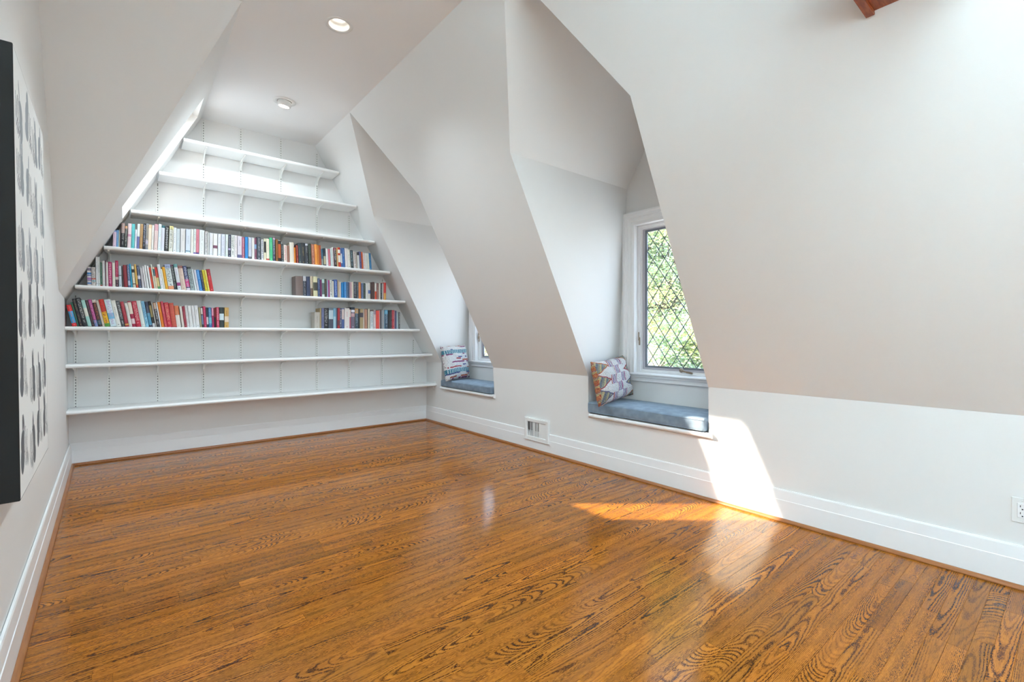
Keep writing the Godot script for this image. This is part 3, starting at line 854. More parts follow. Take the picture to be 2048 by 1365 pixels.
# ---------------------------------------------------------------- books
# one line per book, all sizes in millimetres: left edge, thickness, height, lean in degrees (right is +) | cover | ink | lettering | bands from the top | label
const BOOKS = {
	"top": """-83 23 145 1.5|e3cbe0|8a7a98|f|.0:.1:8aa6d8|pale lilac book just left of the light blue one in the top row of books
-60 15 152 1.5|6fa8d6|f4f4f4|s||light blue book just right of the pale lilac one in the top row of books
-44 7 145 1.6|e6e8cf|-|n||thin pale lemon book right of a light blue one in the top row of books
-36 8 208 1.6|4a4048|-|n||thin dark plum book left of a black one in the top row of books
-28 22 220 1.6|2b2b30|d8d4d0|b|.03:.42:c8aaa4|black book with pale red-lettered top in the top row of books
-5 18 194 1.6|3f4644|e8e4da|b|.0:.12:e0a878|dark grey book with an orange top in the top row of books
16 25 222 1.7|f3dcdf|c08aa8|n|.43:.53:d89bb8|pale pink book with a rose band in the top row of books
42 22 221 1.7|66c9c9|2f8f98|f||turquoise book just left of the short white one in the top row of books
66 14 174 1.7|e9ebf2|8080a0|f||short white book between turquoise and white and violet ones in the top row of books
81 18 226 1.7|e8eee6|f0f0f8|n|.5:1.:6f74a8|white and violet book between short white and tan ones in the top row of books
100 22 229 1.8|bd9768|8a6038|s||tan book just right of the white and violet one in the top row of books
123 17 236 1.8|2c2c34|e6e6f0|b||black book with white brushed letters in the top row of books
141 19 238 1.8|85858a|c8b070|b|.62:.8:c4bccb|grey book with gold letters in the top row of books
160 23 231 1.8|f2dcc0|d0a888|n|.0:.15:f2c89c|cream and peach book right of a grey one in the top row of books
184 17 231 1.9|e8e4d8|a8a49a|f||ivory book with faint lettering in the top row of books
203 27 242 1.9|e8cdc4|9a7a78|f|.0:.25:d4a0a4|peach book with a rose top in the top row of books
232 21 247 1.9|e4ebeb|7fa4a6|s||white book with pale teal lettering in the top row of books
253 26 239 1.9|dcdce2|a0a0b0|n|.0:.1:3a7078|off-white book with a dark teal top in the top row of books
282 28 241 2.0|3a3a39|f0f0ec|w||black book with white script lettering in the top row of books
313 29 241 2.0|dedacb|4a4a40|b|.0:.14:ecdf94|cream book with a yellow top in the top row of books
346 23 232 1.0|e8eaec|6a7078|f||white book with small grey print in the top row of books
370 28 224 1.0|c8d0d0|a0a8a8|s||pale grey book just left of the wide beige-grey one in the top row of books
402 37 231 0.9|dbd5cf|b8b0a8|f||wide beige-grey book just right of the pale grey one in the top row of books
443 37 231 0.9|d6dce2|8a90a0|f|.88:.92:4a8090|white and blue-grey mottled book in the top row of books
482 21 237 0.9|ece8dc|c8bca8|f||plain ivory book left of a white one in the top row of books
505 18 240 0.9|e4ebe2|3a4448|s|.93:1.:7058a0|white book with dark lettering and purple foot in the top row of books
524 24 241 0.8|d77f8c|9a4058|f|.92:1.:55407a|coral pink book just left of the wide white one in the top row of books
550 41 239 0.8|e6e8e4|b0b4b0|s||wide white book just right of the coral pink one in the top row of books
595 24 230 0.8|cfcac6|6a6868|b||light grey book with grey lettering in the top row of books
620 10 222 0.7|d4d4d0|808478|f||narrow grey-white book right of a light grey one in the top row of books
633 27 220 0.7|e6e6e6|c0b8c4|s||white book with faint lilac print in the top row of books
663 36 220 0.7|ebe7e3|c0b8a8|n|.53:.66:7a4a60|white book with a maroon band in the top row of books
703 25 220 0.6|e6e8ea|9098a0|f||cool white book just left of the pale lavender one in the top row of books
732 31 221 0.6|d9dbe6|9a9cb0|s||pale lavender book between cool white and greenish white ones in the top row of books
767 22 225 0.6|dfe5de|6a806c|f||greenish white book just right of the pale lavender one in the top row of books
791 23 225 0.6|4a4c5c|e2e0ec|s|.6:.68:c8b8dc|slate book with white lettering in the top row of books
816 28 223 0.5|e6e6e0|3a3a38|b||white book with bold black lettering in the top row of books
845 22 225 0.5|e8e0de|887878|s||pale pinkish white book right of a white one in the top row of books
872 38 221 0.0|dcd4dc|4a4460|f|.84:1.:6c688c|lilac-white book with a violet foot in the top row of books
912 25 214 -0.1|b56a80|f0e4c8|s||rose book with cream lettering in the top row of books
940 26 221 -0.2|3a8ccc|9cc8ec|n||bright blue book right of a rose one in the top row of books
970 30 222 -0.2|c9cad6|8a8c98|f|.88:1.:505258|pale lavender-grey book with a dark foot in the top row of books
1003 23 223 -0.3|e3e1da|c8c4bc|n||plain off-white book right of a pale lavender-grey one in the top row of books
1027 19 221 -0.4|8a5468|e0d4dc|f|.3:.5:7fa8d0|maroon book with a blue block in the top row of books
1049 38 236 -0.5|4b525a|eceeee|s||charcoal book with white lettering right of a maroon one in the top row of books
1089 23 214 -0.6|d5d2d2|34406a|b||pale grey book with navy lettering in the top row of books
1113 20 224 -0.7|e6dfc0|d4c8a0|n|.14:.64:2e2c2c|cream book with a black title block in the top row of books
1135 29 227 -0.8|ece4cd|c0a888|f|.9:.97:c03a34|cream book with a red foot line in the top row of books
1167 30 243 -0.8|4fc38c|d8f4e0|f||bright green book right of a cream one in the top row of books
1200 23 252 -0.9|464a60|e6e8f0|b|.03:.1:e0b0c8|dark slate book with a pink dot in the top row of books
1226 22 232 -1.0|8a5a30|c89858|s||brown leather-coloured book right of a dark slate one in the top row of books
1250 28 220 -1.1|2d2a2a|e8e0d8|n|.16:.82:c9663a|black book with an orange panel in the top row of books
1279 24 188 -1.2|3c4248|e8e8e4|s||short charcoal book right of a black one in the top row of books
1304 30 183 -1.2|e8dcd0|b84050|w||cream book with red script in the top row of books
1335 27 180 -1.3|9c6f60|6a4438|n||short brownish rose book right of a cream one in the top row of books
1364 43 220 -1.4|e2d9c8|c0b4a0|n||thick plain cream book in the top row of books
1408 14 168 -1.5|e88a2e|f8d8a0|n||short narrow orange book left of a dark red one in the top row of books
1430 21 194 -2.0|8e2c26|ecd8b8|s||dark red book with cream lettering in the top row of books
1454 25 223 -2.1|3f4b52|c8b878|f||tall slate book right of a dark red one in the top row of books
1479 47 227 -2.1|35383c|b8a060|f||thick black book with gold lettering in the top row of books
1527 26 227 -2.2|3a3c42|e4e4e8|s|.03:.12:dcdce4|black book with a white square at the top in the top row of books
1556 30 226 -2.3|3a4238|8a9078|s||blackish green book right of a black one in the top row of books
1588 34 225 -2.3|b06a54|f0dcc8|s||brick red book with cream lettering in the top row of books
1623 30 229 -2.4|e9953f|f8dca8|f||orange book just left of the narrow amber one in the top row of books
1654 18 223 -2.5|c9782e|f0b060|n||narrow amber book between orange and rust red ones in the top row of books
1674 18 223 -2.5|b5502c|e8b088|f||rust red book just right of the narrow amber one in the top row of books
1694 21 186 -2.6|3f6a84|b0c8d0|f|.6:1.:8f9694|steel blue and grey book in the top row of books
1717 25 194 -2.6|2f3a44|d8d8d0|f|.45:.92:b8b090|navy book with a beige foot in the top row of books
1744 23 194 -2.7|e6e4e2|a0a0a0|f||slim clean white book right of a navy one in the top row of books
1769 22 192 -2.8|d27080|f4dce0|f||salmon pink book just left of the pale aqua one in the top row of books
1793 19 202 -2.8|cfe0e0|6a9aa0|f||pale aqua book just right of the salmon pink one in the top row of books
1813 18 217 -2.9|eaeae8|9a9a98|s||taller slim white book right of a pale aqua one in the top row of books
1832 29 212 -3.0|38302f|e8e4e0|b|.0:.14:8a3448|black book with a wine-red top in the top row of books
1862 18 218 -3.0|d0a870|a87a40|n||narrow tan book right of a black one in the top row of books
1881 27 223 -3.1|d2452a|f4ece4|n|.12:.3:efe4d8;.4:.75:efe4d8|red-orange book with white panels in the top row of books
1910 19 221 -3.2|5a72a8|e6e8ee|n|.3:.78:d8dce4|blue book with a white panel in the top row of books
1930 26 221 -3.2|2c62a4|d4e0f0|s||royal blue book just left of the pinkish ivory one in the top row of books
1958 31 222 -3.3|e6dedb|b8a8a4|f||pinkish ivory book just right of the royal blue one in the top row of books
1990 30 211 -3.4|e3dfd4|505050|f||ivory book with one dark dot in the top row of books
2021 35 207 -3.4|2f3a40|a8ccd8|b||black book with pale blue lettering in the top row of books
2058 29 195 -3.5|d9cfca|7a6464|b||pale stone book with small brown print in the top row of books
2088 15 193 -3.5|b8ada0|8a8070|n||narrow beige book right of a pale stone one in the top row of books
2104 25 192 -3.6|dcdcda|a0a0a0|n|.0:.18:34383c|white book with a black top in the top row of books
2130 23 203 -3.7|53507e|c8c4e0|s||indigo book just left of the burnt orange one in the top row of books
2154 20 203 -3.7|cc5a24|f0b890|n||burnt orange book just right of the indigo one in the top row of books
2175 18 197 -3.8|e5d9d9|b84050|s||white book with red lettering in the top row of books
2194 39 193 -3.9|dcdcd8|b0b0a8|f||chalk white book right of a white one in the top row of books
2234 11 193 -3.9|e6e3d0|-|n||very narrow ivory book right of a chalk white one in the top row of books
2246 30 198 -4.0|3a7cac|c8e0ec|f||sea blue book right of a very narrow ivory one in the top row of books""",
	"middleleft": """-247 28 158 -1.0|d9d2d2|-|n|.06:.2:7a7488;.3:.4:4a90cc;.43:.48:4a6ab0;.57:.68:a878b4;.7:.74:5a5a98;.83:.9:4a84c4|cream book with blue and violet squares in the left group of the middle row
-218 26 159 -1.0|d6d0cc|34343a|b|.6:.66:c8584c;.7:.78:8fc0cc|cream book with black, red and blue letters in the left group of the middle row
-190 12 250 -1.0|d9dcdf|404448|f||first of two tall white book in the left group of the middle row
-178 15 251 -1.0|dadedc|404448|f||second of two tall white book in the left group of the middle row
-163 14 205 -1.0|4c7a64|e8ece4|s|.94:1.:b84038|green book with white lettering in the left group of the middle row
-148 17 219 -1.0|d5d5d5|a8a8a8|s||light grey book right of a green one in the left group of the middle row
-131 6 227 -1.0|5c3244|-|n||narrow dark plum book in the left group of the middle row
-125 16 211 -1.0|dcdad5|b0aca4|f||off-white book left of a magenta one in the left group of the middle row
-109 24 216 -1.0|b03468|f2dce4|w||magenta book with white script in the left group of the middle row
-83 20 211 -1.0|dfddd0|b0ac98|f||cream-white book right of a magenta one in the left group of the middle row
-62 21 231 -1.0|b52e58|f4d4dc|s|.62:.72:d8cfc8;.72:1.:4a3840|tall crimson book with a black foot in the left group of the middle row
-39 19 185 -1.6|c3d0da|50606c|f|.44:.47:40484c|pale blue-grey book with a dark dot in the left group of the middle row
-18 10 186 -2.1|4a4246|dcd8d4|n||narrow blackish book in the left group of the middle row
-5 27 197 -2.7|8d2f38|c86068|n||dark red book in the left group of the middle row
24 16 203 -3.2|5a6a90|d8dce8|b|.7:.9:c0c4d8|slate blue book left of a cyan one in the left group of the middle row
43 12 212 -3.8|3aa8cc|a0dcec|n||cyan book right of a slate blue one in the left group of the middle row
58 19 191 -4.3|e0ddc8|50483c|f|.15:.3:3c3834;.8:.84:5a4a38|cream book with a black label in the left group of the middle row
80 15 211 -4.8|d0a858|b0843c|n|.86:1.:cc4a2c|mustard book with a red foot in the left group of the middle row
97 21 200 -5.4|3e4862|dfe2ea|s|.45:.6:d8d8e4|dark blue book with a white patch in the left group of the middle row
122 18 183 -5.9|dcd6d8|b0a8ac|f||short pinkish white book in the left group of the middle row
142 12 199 -6.5|e0dcdc|c0b4b8|s||warm white book in the left group of the middle row
157 15 209 -7.0|dfe0de|a8a8a4|f||plain white book left of a white one in the left group of the middle row
177 14 205 -7.5|e2e2e0|a8a8a4|f||white book with a tiny dot in the left group of the middle row
192 16 192 -7.6|d8553c|f0a090|n||vermilion book right of a white one in the left group of the middle row
209 8 223 -7.7|e5e6d4|-|n||narrow ivory book right of a vermilion one in the left group of the middle row
218 16 198 -7.7|dcc7a8|8a7858|f|.1:.42:3a6a70|beige book with a teal label in the left group of the middle row
235 20 198 -7.8|d9c98c|a89858|f|.0:.48:d2403a;.88:1.:4a9a6a|red, cream and green book in the left group of the middle row
257 21 225 -7.9|dfe0e2|8a9098|s||tall white book in the left group of the middle row
278 12 185 -8.0|dde0d2|-|n||narrow greenish white book in the left group of the middle row
291 21 205 -8.0|e0a52c|a06a1c|f||golden yellow book in the left group of the middle row
314 43 232 -8.1|d5dcd8|4a5458|b|.0:.16:a8b4d8;.86:1.:e0946a|thick white book with an orange foot in the left group of the middle row
358 23 230 -8.2|3f4444|c8ccc4|b|.0:.04:6a2c5c|dark charcoal book left of a grey-white one in the left group of the middle row
383 29 241 -8.2|d0d4d6|9a6a98|f|.0:.14:6a9a98;.72:.84:a04078|grey-white book with a teal top in the left group of the middle row
413 38 228 -8.3|d6bfb0|b08a78|s|.0:.12:8a5a54|thick peach book right of a grey-white one in the left group of the middle row
453 31 230 -8.4|34406a|f0f0f4|b|.55:.86:d04a84;.9:1.:d8d0d8|navy book with a pink block in the left group of the middle row
486 32 223 -8.5|9aa8a8|30383c|b|.0:.1:303438|black and grey-green patterned book in the left group of the middle row
520 14 205 -8.6|dde3e3|-|n||slim cool white book in the left group of the middle row
535 18 199 -8.6|cfcdd6|a0a0b0|s||lavender-white book left of a sky blue one in the left group of the middle row
554 28 201 -8.7|3a86c8|d0e4f4|s||sky blue book right of a lavender-white one in the left group of the middle row
583 17 198 -8.8|3a3c50|d0c4b0|s||dark navy book in the left group of the middle row
602 21 205 -8.8|e4cf3c|5a5418|s||bright yellow book in the left group of the middle row
624 15 205 -8.9|e6dc70|8a8438|s||pale yellow book in the left group of the middle row
640 31 215 -9.0|c02c30|f0c8c4|f|.0:.3:9c2830|bright red book in the left group of the middle row""",
	"middleright": """1425 74 212 -1.5|75645f|8f7c74|v||very thick brown-grey striped book in the right group of the middle row
1501 32 219 -1.5|3a3d48|dfe0e4|s|.0:.26:c4c4c8|black book with a grey-white top in the right group of the middle row
1536 37 214 -1.4|3c4662|6c7894|f||plain navy book right of a black one in the right group of the middle row
1575 27 222 -1.4|cfc4b0|a87850|s|.6:1.:6a5850|cream and brown book in the right group of the middle row
1605 44 220 -1.3|d6cfa8|b0a47c|n|.3:.7:4a4a40|pale yellow book with a dark picture in the right group of the middle row
1652 25 203 -1.3|33456e|e4e8f0|s||navy book with white lettering in the right group of the middle row
1679 17 190 -1.2|7c3064|d8a8cc|n||narrow purple book right of a navy one in the right group of the middle row
1698 28 197 -1.2|5d6c6c|dfe8e4|n|.0:.22:b8d4cc;.85:1.:d4dcd8|grey-green book with a pale top in the right group of the middle row
1728 21 202 -1.2|464138|989078|s||dark olive book right of a grey-green one in the right group of the middle row
1750 14 186 -1.1|9fa3b8|-|n||narrow lavender-grey book in the right group of the middle row
1766 16 191 -1.1|a8307c|e8b8d8|n||narrow magenta book left of a white one in the right group of the middle row
1784 25 192 -1.0|dcdcd8|303030|b||white book with black lettering in the right group of the middle row
1810 17 185 -1.0|d8d2c4|-|n||narrow cream book right of a white one in the right group of the middle row
1830 36 202 -1.0|34549a|c8d4ec|w||blue book with script lettering in the right group of the middle row
1869 20 195 -0.9|b7a48c|907c64|f||fawn book right of a blue one in the right group of the middle row
1891 19 182 -0.9|d9c7bd|c09890|n||narrow pinkish cream book in the right group of the middle row
1911 30 175 -0.8|1f7ab8|68b4e0|n||vivid blue book in the right group of the middle row
1943 25 183 -0.8|3a84c4|a8d0ec|s||mid blue book in the right group of the middle row
1970 28 185 -0.8|4c6a8c|a8b8c8|f||slate blue book in the right group of the middle row
1999 14 184 -0.7|8d7c86|-|n||narrow mauve book in the right group of the middle row
2014 18 185 -0.7|c8a0a4|e8d8d8|n||narrow dusty pink book in the right group of the middle row
2033 18 192 -0.6|d9cfbf|b8a890|s||slim buff book left of a black one in the right group of the middle row
2053 38 194 -0.6|3b3d45|a8acb4|b||black book with big grey letters in the right group of the middle row
2093 20 193 -0.5|565a62|d4d4d4|f||dark grey book right of a black one in the right group of the middle row
2116 28 195 -0.5|e0864c|f0c09c|n||light orange book in the right group of the middle row
2145 23 182 -0.5|5c6c8e|a8b4cc|f||dull blue book in the right group of the middle row
2169 27 187 -0.4|3f4c46|a0aca0|s||dark green book in the right group of the middle row
2199 29 189 -0.4|d0d0cc|b8b8b4|n||pale grey book left of a white one in the right group of the middle row
2229 30 194 -0.3|d9d6d0|a09890|n|.45:.66:5a74b0|white book with a blue emblem in the right group of the middle row
2260 20 199 -0.3|49322e|-|n||narrow dark brown book in the right group of the middle row
2281 26 207 -0.2|4d3330|8a6050|s||chocolate brown book left of a white one in the right group of the middle row
2310 22 193 -0.2|d9d4cf|b0a8a0|n|.5:1.:dc5230|white book with an orange-red lower half in the right group of the middle row
2334 25 198 -0.2|94685f|e0b8a8|f|.0:.4:7a5450|rosy brown book right of a white one in the right group of the middle row
2360 18 197 -0.1|d4ccc0|-|n||narrow oatmeal book left of a black one in the right group of the middle row
2380 27 198 -0.1|333a40|e4e8e8|s||black book with white lettering in the right group of the middle row
2408 12 200 -0.0|d8d6d2|-|n||very narrow white book in the right group of the middle row
2425 29 211 0.0|d04038|e8a858|n|.6:1.:dca050|red book with an orange foot in the right group of the middle row""",
	"bottomleft": """-340 30 181 -12.0|d6242a|f0a8a0|s|.3:.85:3a9ad0|bright red book with a blue panel in the left group of the bottom row
-310 14 206 -11.9|2f6a58|6aa890|n||narrow green book left of a black one in the left group of the bottom row
-295 22 236 -11.8|25222c|c8a868|s||black book with gold lettering in the left group of the bottom row
-272 29 244 -11.7|2c3034|ecece8|b||thick black book with large white lettering in the left group of the bottom row
-242 25 226 -11.6|a3d4cc|70a8a0|n|.3:.62:dcdcd0|aqua book with a cream panel in the left group of the bottom row
-216 18 227 -11.4|332a30|c88a90|s||black book with pink lettering in the left group of the bottom row
-198 22 234 -11.3|a33c78|e8a8cc|b|.76:1.:7a8ab8|plum book with a blue foot in the left group of the bottom row
-175 26 232 -11.2|33282a|d06a40|b|.0:.12:d8d0c8;.77:.92:3a6a7c|black book with orange letters in the left group of the bottom row
-148 17 227 -11.1|d9cfc4|a8988c|s||pale cream book right of a black one in the left group of the bottom row
-131 33 237 -11.0|c93028|8a1818|b|.46:.88:e4b424;.88:1.:5aa048|red, yellow and green book in the left group of the bottom row
-96 42 238 -10.5|cfe0e8|a888c0|b|.5:.72:70b0d4|wide white and blue watercolour book in the left group of the bottom row
-54 31 233 -10.3|dedfd9|60585c|f||white book with small dark figures in the left group of the bottom row
-22 26 230 -10.2|44494c|f0f0f0|b||charcoal book with white lettering in the left group of the bottom row
5 25 224 -10.0|a0303c|d87078|s|.88:.93:e0b850|dark red book with a yellow foot in the left group of the bottom row
31 22 213 -9.5|dcdcd6|a8b0a4|s||slim white book left of a crimson one in the left group of the bottom row
53 27 230 -9.4|a82c4c|e8d8cc|n|.05:.5:e0d4c4;.68:.88:e4c8cc|crimson book with cream panels in the left group of the bottom row
81 35 230 -9.2|b8243f|f2e0d4|b||thick crimson book with large cream lettering in the left group of the bottom row
116 30 237 -9.1|d5e0da|d8a8b8|f||greenish white book in the left group of the bottom row
147 24 234 -9.0|8cc6e0|28487c|b||light sky blue book in the left group of the bottom row
172 24 230 -8.8|343a50|d8e0e8|f|.45:.92:4a8cae|dark slate and blue book in the left group of the bottom row
197 20 236 -8.7|302e2c|dcd8d0|n|.17:.62:96885a;.85:1.:d4d4d8|black book with an olive panel in the left group of the bottom row
218 9 224 -8.5|b4b2ac|-|n||narrow grey book right of a black one in the left group of the bottom row
229 22 227 -8.4|38363c|eceae8|b|.03:.28:c49a78|black book with a tan panel in the left group of the bottom row
251 10 229 -8.3|d6dade|-|n||slim bluish white book in the left group of the bottom row
262 22 231 -8.1|e8832c|f8d088|f||bright orange book in the left group of the bottom row
285 20 237 -8.0|c24858|f0bcc0|f||rose red book in the left group of the bottom row
306 34 228 -7.5|c0283c|e8c898|b||thick red book with gold lettering in the left group of the bottom row
341 36 225 -7.0|b84038|e09068|v||ornate red-brown book left of a cream one in the left group of the bottom row
377 34 202 -6.5|e0d8d0|b8a898|f|.0:.44:d2784c|cream book with an orange top in the left group of the bottom row
416 19 197 -6.5|d9d2c8|b0a898|f||plain cream book right of a cream one in the left group of the bottom row
436 20 197 -6.2|9a3444|e0a8b0|f||maroon book right of a plain cream one in the left group of the bottom row
456 21 208 -5.9|dcdcdc|8a8a90|s||white book with grey lettering in the left group of the bottom row
478 26 206 -5.6|e0e0de|b8bcb8|f||milk white book right of a white one in the left group of the bottom row
505 22 207 -5.4|dcdcdc|c0b8b8|f||chalky white book in the left group of the bottom row
528 29 210 -5.1|dfdfdf|606064|f||wide white book with small print in the left group of the bottom row
559 15 192 -4.8|a39c78|6a6444|f||khaki book right of a wide white one in the left group of the bottom row
575 16 194 -4.5|35343c|dcd0c4|n|.05:.35:dcd0c8;.4:.85:7080a0|black book with a cream panel in the left group of the bottom row
592 22 203 -3.5|c0385f|f0b0c4|f||raspberry book right of a black one in the left group of the bottom row
615 16 193 -3.0|3d4a54|d8d4d8|n|.48:.84:dfd4dc|dark teal-grey book with a white label in the left group of the bottom row
631 25 193 -2.5|3f6ea0|a8dce8|b|.5:.8:70bcc8|blue seascape book left of a magenta one in the left group of the bottom row
657 17 190 -2.0|a82a5c|f0a8c0|n|.02:.4:e89ab0|magenta book with a pink top in the left group of the bottom row
675 17 190 -1.5|7c2c30|e8dcd4|n|.48:1.:34262c|dark red and black book in the left group of the bottom row
693 24 199 -1.0|c43f5a|f0ccd0|b||pinkish crimson book in the left group of the bottom row
718 39 199 -0.5|37413f|606c68|n|.32:.63:cfe0e4|thick black book with a white square label in the left group of the bottom row
761 37 199 0.0|c9a15c|7a4a18|f|.44:.72:e8d4bc|golden tan book with a cream label in the left group of the bottom row""",
	"bottomright": """1619 55 179 0.0|b9b2a8|8a847c|f||short thick grey-beige book in the right group of the bottom row
1675 14 224 0.0|b59f74|-|n||narrow tan book in the right group of the bottom row
1690 28 225 0.0|62688c|a8b0cc|f||slate violet book in the right group of the bottom row
1719 48 227 0.0|24242c|d8d8d0|b||thick black book with white lettering in the right group of the bottom row
1769 49 230 0.0|6c7a86|30343c|n|.12:.55:b8c8d0;.55:1.:4a4e5c|grey-blue pictorial book in the right group of the bottom row
1820 28 230 0.0|6fa4c0|b0d4e0|n|.42:1.:a4c8d4|hazy blue book in the right group of the bottom row
1849 18 231 0.0|5d6a80|b09890|n||slate grey book left of a red one in the right group of the bottom row
1869 25 233 0.0|a82c34|d88088|n|.6:.85:6a3038|red book right of a slate grey one in the right group of the bottom row
1895 22 231 0.0|33405e|eef0f2|H||navy book with large stacked white letters in the right group of the bottom row
1918 27 230 0.0|4a5f94|d8c8c0|n|.05:.55:d4c4bc|blue book with a cream strip in the right group of the bottom row
1949 56 235 0.0|dcd6d2|c05860|f||wide white book with a red speck in the right group of the bottom row
2006 17 219 0.0|c0687c|f0dcdc|n|.0:.4:dccac4|white and rose book in the right group of the bottom row
2024 42 248 0.0|6a5f70|e8e4e8|f|.0:.12:2c3a48;.14:.24:e0e0e8;.3:.45:c09aa0|grey photo-collage book in the right group of the bottom row
2070 40 233 0.0|3a4854|a0aab8|b|.0:.25:d09a50|dark slate book with an orange picture in the right group of the bottom row
2111 16 231 0.0|2a2420|-|n||narrow black book left of a tan one in the right group of the bottom row
2128 41 232 0.0|a8936c|80704c|n|.2:.43:48424a|tan book with a dark picture in the right group of the bottom row
2171 12 229 0.0|d6ccc4|-|n||slim pale cream book in the right group of the bottom row
2184 30 228 0.0|b07f68|d8b8a0|f||copper brown book in the right group of the bottom row
2215 9 232 0.0|49352c|-|n||narrow coffee brown book in the right group of the bottom row
2225 22 237 0.0|cfc6ae|a89c80|f||buff book in the right group of the bottom row
2254 39 207 0.0|ccd0d0|6a8090|b||short bluish white book in the right group of the bottom row
2295 27 226 0.0|d4c4c4|5a4a54|f|.05:.25:9a8a98|pinkish white book left of a orange-red one in the right group of the bottom row
2324 42 218 0.0|d8493c|901c20|f||orange-red book with one dark dot in the right group of the bottom row
2368 9 225 0.0|d9b0ac|-|n||narrow shell pink book in the right group of the bottom row
2377 16 231 0.0|4a4448|-|n||slim dark grey book in the right group of the bottom row
2394 39 231 0.0|94979c|80848a|n||plain mid grey book in the right group of the bottom row
2438 38 228 0.0|3f5064|b0d0e0|b|.0:.22:58a0c0|dark blue book with pale blue lettering in the right group of the bottom row
2479 32 227 0.0|2c2b2e|d8d4d0|n||black book with a small white label in the right group of the bottom row
2513 16 230 0.0|3a383e|eceaec|s||black book with white letters in the right group of the bottom row
2530 28 229 0.0|b83a44|eccccc|s||red book with pink lettering in the right group of the bottom row
2559 10 227 0.0|a3848c|-|n||slim dusky rose book in the right group of the bottom row
2570 18 224 0.0|3f4270|8a90b8|n||dark violet-blue book in the right group of the bottom row
2590 25 214 0.0|a9b8c0|70848c|f||pale steel book in the right group of the bottom row
2616 18 206 0.0|4a4c4c|e8e8e8|b||black-and-white spotted book in the right group of the bottom row""",
}

func build_books() -> void:
	var shelf := {"top": 4, "middleleft": 3, "middleright": 3, "bottomleft": 2, "bottomright": 2}
	var groups := {"top": "books in the top row", "middleleft": "books in the left group of the middle row", "middleright": "books in the right group of the middle row", "bottomleft": "books in the left group of the bottom row", "bottomright": "books in the right group of the bottom row"}
	var r := RandomNumberGenerator.new()
	r.seed = 12
	var i := 0
	for row in BOOKS:
		for line in BOOKS[row].split("\n", false):
			var q: PackedStringArray = line.split("|")
			var m := q[0].split_floats(" ")
			print_spine(i, Color(q[1]), null if q[2] == "-" else Color(q[2]), q[3], q[4])
			var lean := deg_to_rad(m[3])
			var w := (m[1] - 0.8) / 1000.0 * cos(lean)
			var h := m[2] / 1000.0
			var x := m[0] / 1000.0 + (m[1] / 1000.0 if lean > 0 else 0.0)
			var t := thing("book", q[5], "book", Vector3(x, SHELF_Y[shelf[row]] + 0.0005, -5.395 + r.randf_range(-0.006, 0.006)), groups[row])
			t.rotation.z = -lean
			make_book(t, i, w, h, clampf(h * 0.72, 0.12, 0.205), (-w if lean > 0 else 0.0))
			i += 1
	spines.generate_mipmaps()
	M.spine.albedo_texture = ImageTexture.create_from_image(spines)

func make_book(t: Node3D, i: int, w: float, h: float, d: float, x0: float) -> void:
	var uv := func(fx: float, fy: float) -> Vector2:
		return Vector2(((i % 64) + 0.04 + 0.92 * fx) * CELL_W / 2048.0, ((i / 64) + 0.008 + 0.984 * (1.0 - fy)) * CELL_H / 1024.0)
	var st := st_new()
	var mid := Vector3(x0 + w / 2, h / 2, -d / 2)
	# rounded spine in five strips, then the two boards
	var n := 5
	var bulge := minf(0.004, w * 0.16)
	var prev := Vector3(x0, 0, -bulge)
	for k in n:
		var f := (k + 1) / float(n)
		var next := Vector3(x0 + w * f, 0, -bulge + bulge * sin(f * PI))
		if k == n - 1: next.z = -bulge
		var up := Vector3(0, h, 0)
		face(st, [prev, next, next + up, prev + up], mid, [uv.call(f - 1.0 / n, 0.0), uv.call(f, 0.0), uv.call(f, 1.0), uv.call(f - 1.0 / n, 1.0)], 3)
		prev = next
	var b := minf(0.0024, w * 0.2)
	for s in 2:
		var xa := x0 if s == 0 else x0 + w - b
		var c := Vector3(xa + b / 2, h / 2, -d / 2)
		var p := uv.call(0.05 if s == 0 else 0.95, 0.97)
		var lo := Vector3(xa, 0, -d)
		var hi := Vector3(xa + b, h, -bulge)
		for f in [[Vector3(lo.x, lo.y, lo.z), Vector3(lo.x, hi.y, lo.z), Vector3(lo.x, hi.y, hi.z), Vector3(lo.x, lo.y, hi.z)], [Vector3(hi.x, lo.y, lo.z), Vector3(hi.x, hi.y, lo.z), Vector3(hi.x, hi.y, hi.z), Vector3(hi.x, lo.y, hi.z)],
				[Vector3(lo.x, hi.y, lo.z), Vector3(hi.x, hi.y, lo.z), Vector3(hi.x, hi.y, hi.z), Vector3(lo.x, hi.y, hi.z)], [Vector3(lo.x, lo.y, lo.z), Vector3(hi.x, lo.y, lo.z), Vector3(hi.x, lo.y, hi.z), Vector3(lo.x, lo.y, hi.z)],
				[Vector3(lo.x, lo.y, lo.z), Vector3(hi.x, lo.y, lo.z), Vector3(hi.x, hi.y, lo.z), Vector3(lo.x, hi.y, lo.z)]]:
			face(st, f, c, [p, p, p, p])
	obj("cover", st, M.spine, t)
	st = st_new()
	cbox(st, Vector3(x0 + b, 0.002, -d + 0.002), Vector3(x0 + w - b, h - 0.0025, -bulge - 0.0005), 0.0)
	obj("pages", st, M.pages, t)

